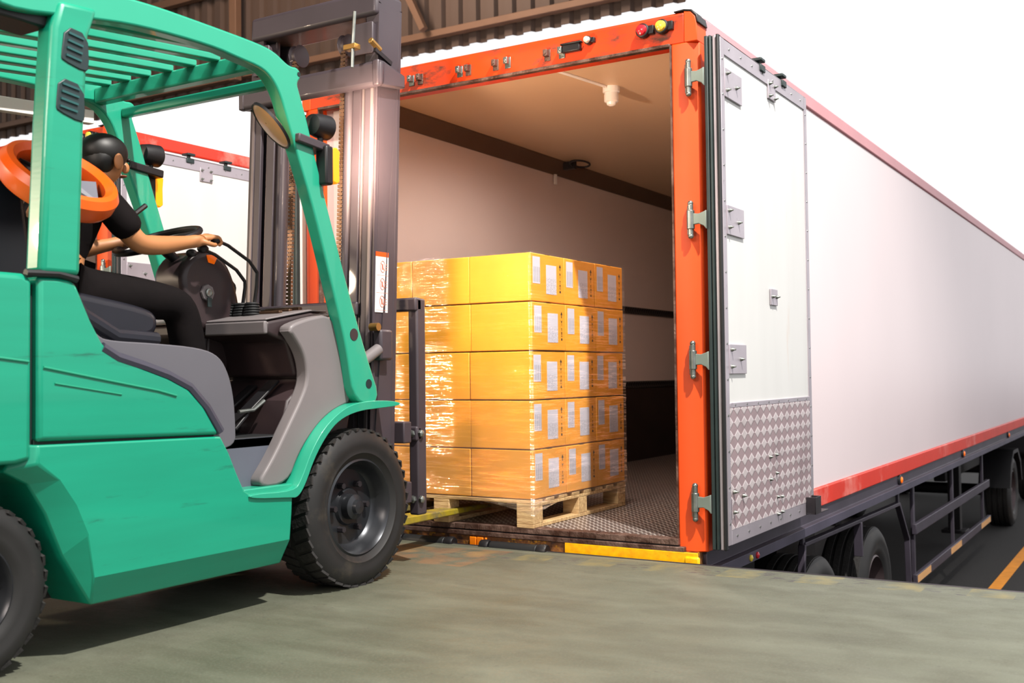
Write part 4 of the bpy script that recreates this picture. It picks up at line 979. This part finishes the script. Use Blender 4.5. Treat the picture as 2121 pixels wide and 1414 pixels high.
# carriage and load backrest
car = MB(); car.box(-1.14, -2.02, -.80, -.74, .30, .40); car.box(-1.14, -2.02, -.80, -.74, .58, .68); car.box(-1.35, -1.40, -.88, -.74, .28, .75); car.box(-1.76, -1.81, -.88, -.74, .28, .75)
car.build('fork_carriage', M['mast'], fk, bevel=.006)
br = MB()
for x0 in (-1.14, -2.075): br.box(x0, x0-.055, -.69, -.62, .235, 1.262)
br.box(-1.14, -2.13, -.70, -.65, 1.20, 1.265)
br.box(-1.14, -2.13, -.70, -.66, .585, .655)
for x0 in (-1.42, -1.62, -1.82): br.box(x0, x0-.03, -.69, -.66, .62, 1.22)
bo = br.build('load_backrest', M['mast'], fk, bevel=.010, seg=3)
for z in (.62, .31):
    MB().lathe([(0, .018), (.012, .018), (.018, .01), (.019, .001)], (-1.138, -.675, z), (1, 0, 0), 6).build('bolt', M['steel'], bo)
    MB().lathe([(0, .018), (-.012, .018), (-.018, .01), (-.019, .001)], (-1.168, -.69, z), (0, 1, 0), 6).build('bolt', M['steel'], bo)
for x0 in (-1.38, -1.70):
    f_ = MB().prism([(-.735, .72), (-.69, .72), (-.69, .225), (-.64, .19), (.24, .175), (.32, .165), (.33, .150), (-.66, .145), (-.72, .17), (-.735, .22)], 'x', x0, x0-.105)
    f_.build('fork', M['fork'], fk, bevel=.006, label='yellow worn fork tine')

# ------------------------------------------------------------------ orange ring fan behind the pillar
fc = Vector((-1.268, -2.53, 1.56)); fa = Vector((0, 1, 0)); fb = Vector((.74, 0, -.60)).normalized(); fn = fa.cross(fb).normalized()
if fn.x < 0 and fn.z < 0: fn = -fn
fan = thing('ring_fan', 'round orange-rimmed fan with dark centre behind the green rear pillar', 'fan', fc)
R0 = .185
MB().lathe([(-.035, R0*.93), (-.04, R0*.99), (-.02, R0*1.06), (.02, R0*1.08), (.045, R0*1.0), (.05, R0*.90), (.03, R0*.80), (.0, R0*.82), (-.03, R0*.9), (-.035, R0*.93)], fc, fn, 56).build('fan_ring', M['fan_orange'], fan)
MB().lathe([(.0, .05), (.02, .055), (.04, .045), (.045, .001)], fc, fn, 24).build('fan_hub', M['fan_orange'], fan)
for i in range(5):
    a = 2*PI*i/5; d1 = fa*math.cos(a)+fb*math.sin(a); d2 = fa*math.cos(a+.62)+fb*math.sin(a+.62)
    bl = MB(); w = .004
    p = [fc+d1*.045, fc+d1*R0*.74, fc+d2*R0*.76, fc+d2*.05]
    tw = [0.012, .02, -.012, -.008]
    vs = [q+fn*(tw[k_]+w) for k_, q in enumerate(p)]+[q+fn*(tw[k_]-w) for k_, q in enumerate(p)]
    bl.add(vs, [(0,1,2,3),(7,6,5,4),(0,4,5,1),(1,5,6,2),(2,6,7,3),(3,7,4,0)]); bl.build('fan_blade', M['rubber'] if i % 2 else M['step'], fan)
MB().lathe([(-.052, .001), (-.05, .09), (-.036, R0*.9), (-.028, R0*.9), (-.03, .06), (-.028, .001)], fc, fn, 40).build('fan_motor', M['black'], fan)
MB().tube([fc-fn*.05, fc-fn*.09+Vector((0, -.06, 0)), Vector((-1.15, -2.66, 1.50))], .012, 8).build('fan_bracket', M['black'], fan)

# ------------------------------------------------------------------ DRIVER
def skinned(name, joints, edges, material, parent, root=0, sub=2):
    """joints: list of (co, radius or (rx,ry))"""
    o0 = ORG[parent.name]
    me = bpy.data.meshes.new(name); me.from_pydata([tuple(Vector(j[0])-o0) for j in joints], edges, [])
    o = bpy.data.objects.new(name, me); COL.objects.link(o); o.parent = parent; ORG[o.name] = o0
    sk = o.modifiers.new('skin', 'SKIN'); sk.use_smooth_shade = True
    for i, j in enumerate(joints):
        r = j[1] if isinstance(j[1], tuple) else (j[1], j[1])
        me.skin_vertices[0].data[i].radius = r
        me.skin_vertices[0].data[i].use_root = (i == root)
    sb = o.modifiers.new('sub', 'SUBSURF'); sb.levels = sub; sb.render_levels = sub
    me.materials.append(material)
    return o
drv = thing('person', 'seated forklift driver in black shirt and trousers, hand on a lever', 'person', (-1.58, -2.3, 1.16))
XC = -1.58
J = []; E_ = []
def J_(co, r, link=None):
    J.append((co, r)); i = len(J)-1
    if link is not None: E_.append((link, i))
    return i
pel = J_((XC, -2.36, 1.23), (.13, .10)); wa = J_((XC, -2.35, 1.36), (.12, .09), pel); chs = J_((XC, -2.29, 1.50), (.13, .10), wa); nk0 = J_((XC, -2.235, 1.60), (.06, .055), chs)
nk1 = J_((XC, -2.170, 1.650), .048, nk0); hd0 = J_((XC, -2.105, 1.685), (.060, .072), nk1); hd1 = J_((XC, -2.095, 1.755), (.072, .085), hd0); hd2 = J_((XC, -2.105, 1.805), (.055, .065), hd1)
for s_ in (1, -1):
    sh = J_((XC+s_*.165, -2.25, 1.565), .055, chs)
    if s_ > 0:
        el = J_((XC+.215, -2.12, 1.395), .042, sh); fm = J_((XC+.19, -2.00, 1.405), .040, el); wr = J_((XC+.17, -1.83, 1.437), .026, fm); ph = J_((XC+.168, -1.79, 1.447), (.032, .022), wr); pk = J_((XC+.168, -1.755, 1.462), (.034, .018), ph)
        hand = pk; hx = XC+.168
        for q in range(4):
            dx = -.026+.0175*q; a = J_((hx+dx, -1.735, 1.474-.003*q), .0095, pk); b_ = J_((hx+dx, -1.705, 1.478-.004*q), .009, a); c_ = J_((hx+dx, -1.688, 1.458-.004*q), .008, b_); d_ = J_((hx+dx, -1.705, 1.440-.003*q), .0075, c_)
        a = J_((hx+.036, -1.775, 1.436), .011, ph); b_ = J_((hx+.040, -1.745, 1.430), .010, a); c_ = J_((hx+.03, -1.722, 1.434), .009, b_)
    else:
        el = J_((XC-.235, -2.12, 1.40), .042, sh); fm = J_((XC-.22, -2.05, 1.41), .038, el); wr = J_((XC-.19, -1.92, 1.445), .026, fm); ph = J_((XC-.185, -1.885, 1.455), (.032, .022), wr)
        for q in range(4):
            dx = -.024+.016*q; a = J_((XC-.185+dx, -1.855, 1.470), .0095, ph); b_ = J_((XC-.185+dx, -1.835, 1.462), .009, a); c_ = J_((XC-.185+dx, -1.84, 1.442), .008, b_)
        a = J_((XC-.145, -1.875, 1.445), .010, ph); b_ = J_((XC-.14, -1.85, 1.44), .009, a)
legs = []
for s_ in (1, -1):
    hp = J_((XC+s_*.09, -2.30, 1.215), .085, pel); kn = J_((XC+s_*.155, -1.86, 1.185), .06, hp); an = J_((XC+s_*.155, -1.80, .79), .042, kn); ft_ = J_((XC+s_*.155, -1.70, .735), (.035, .03), an)
body = skinned('body', J, E_, M['skin'], drv, 0, 2)
# shirt
SJ = [((XC, -2.36, 1.24), (.145, .115)), ((XC, -2.35, 1.36), (.140, .11)), ((XC, -2.29, 1.50), (.155, .12)), ((XC, -2.235, 1.60), (.075, .065)),
      ((XC+.17, -2.25, 1.565), .072), ((XC+.20, -2.185, 1.48), .066), ((XC+.215, -2.135, 1.425), .060),
      ((XC-.17, -2.25, 1.565), .072), ((XC-.21, -2.185, 1.48), .066), ((XC-.23, -2.135, 1.425), .060)]
skinned('shirt', SJ, [(0,1),(1,2),(2,3),(2,4),(4,5),(5,6),(2,7),(7,8),(8,9)], M['shirt'], drv, 0)
TJ = [((XC, -2.37, 1.225), (.15, .12))]
TE = []
for s_ in (1, -1):
    i = len(TJ); TJ += [((XC+s_*.095, -2.30, 1.215), .10), ((XC+s_*.13, -2.08, 1.205), .088), ((XC+s_*.155, -1.87, 1.185), .078), ((XC+s_*.155, -1.825, 1.0), .072), ((XC+s_*.155, -1.80, .80), .062)]
    TE += [(0, i), (i, i+1), (i+1, i+2), (i+2, i+3), (i+3, i+4)]
skinned('trousers', TJ, TE, M['trousers'], drv, 0)
for s_ in (1, -1):
    sx = XC+s_*.155
    MB().prism([(-1.86, .668), (-1.86, .76), (-1.80, .79), (-1.74, .765), (-1.66, .735), (-1.60, .71), (-1.58, .685), (-1.59, .668)], 'x', sx-.045, sx+.045).build('shoe', M['shoe'], drv, bevel=.02, seg=3)
# head details: nose, ears, eyes, mouth, hair
hc = Vector((XC, -2.095, 1.735))
fd = MB(); fd.ball(hc+Vector((0, .088, -.012)), .012, .018, .022); fd.build('nose', M['skin'], drv)
for s_ in (1, -1):
    MB().ball(hc+Vector((s_*.078, -.005, -.01)), .012, .02, .032).build('ear', M['skin'], drv)
    MB().ball(hc+Vector((s_*.032, .075, .012)), .012, .008, .008).build('eye', M['black'], drv)
MB().ball(hc+Vector((0, .075, -.048)), .024, .012, .006).build('mouth', M['lips'], drv)
hr = MB(); hr.ball(hc+Vector((0, -.014, .032)), .082, .096, .074, 24, 16); hr.ball(hc+Vector((0, -.040, .0)), .074, .062, .075, 20, 12); hr.build('hair', M['hair'], drv)
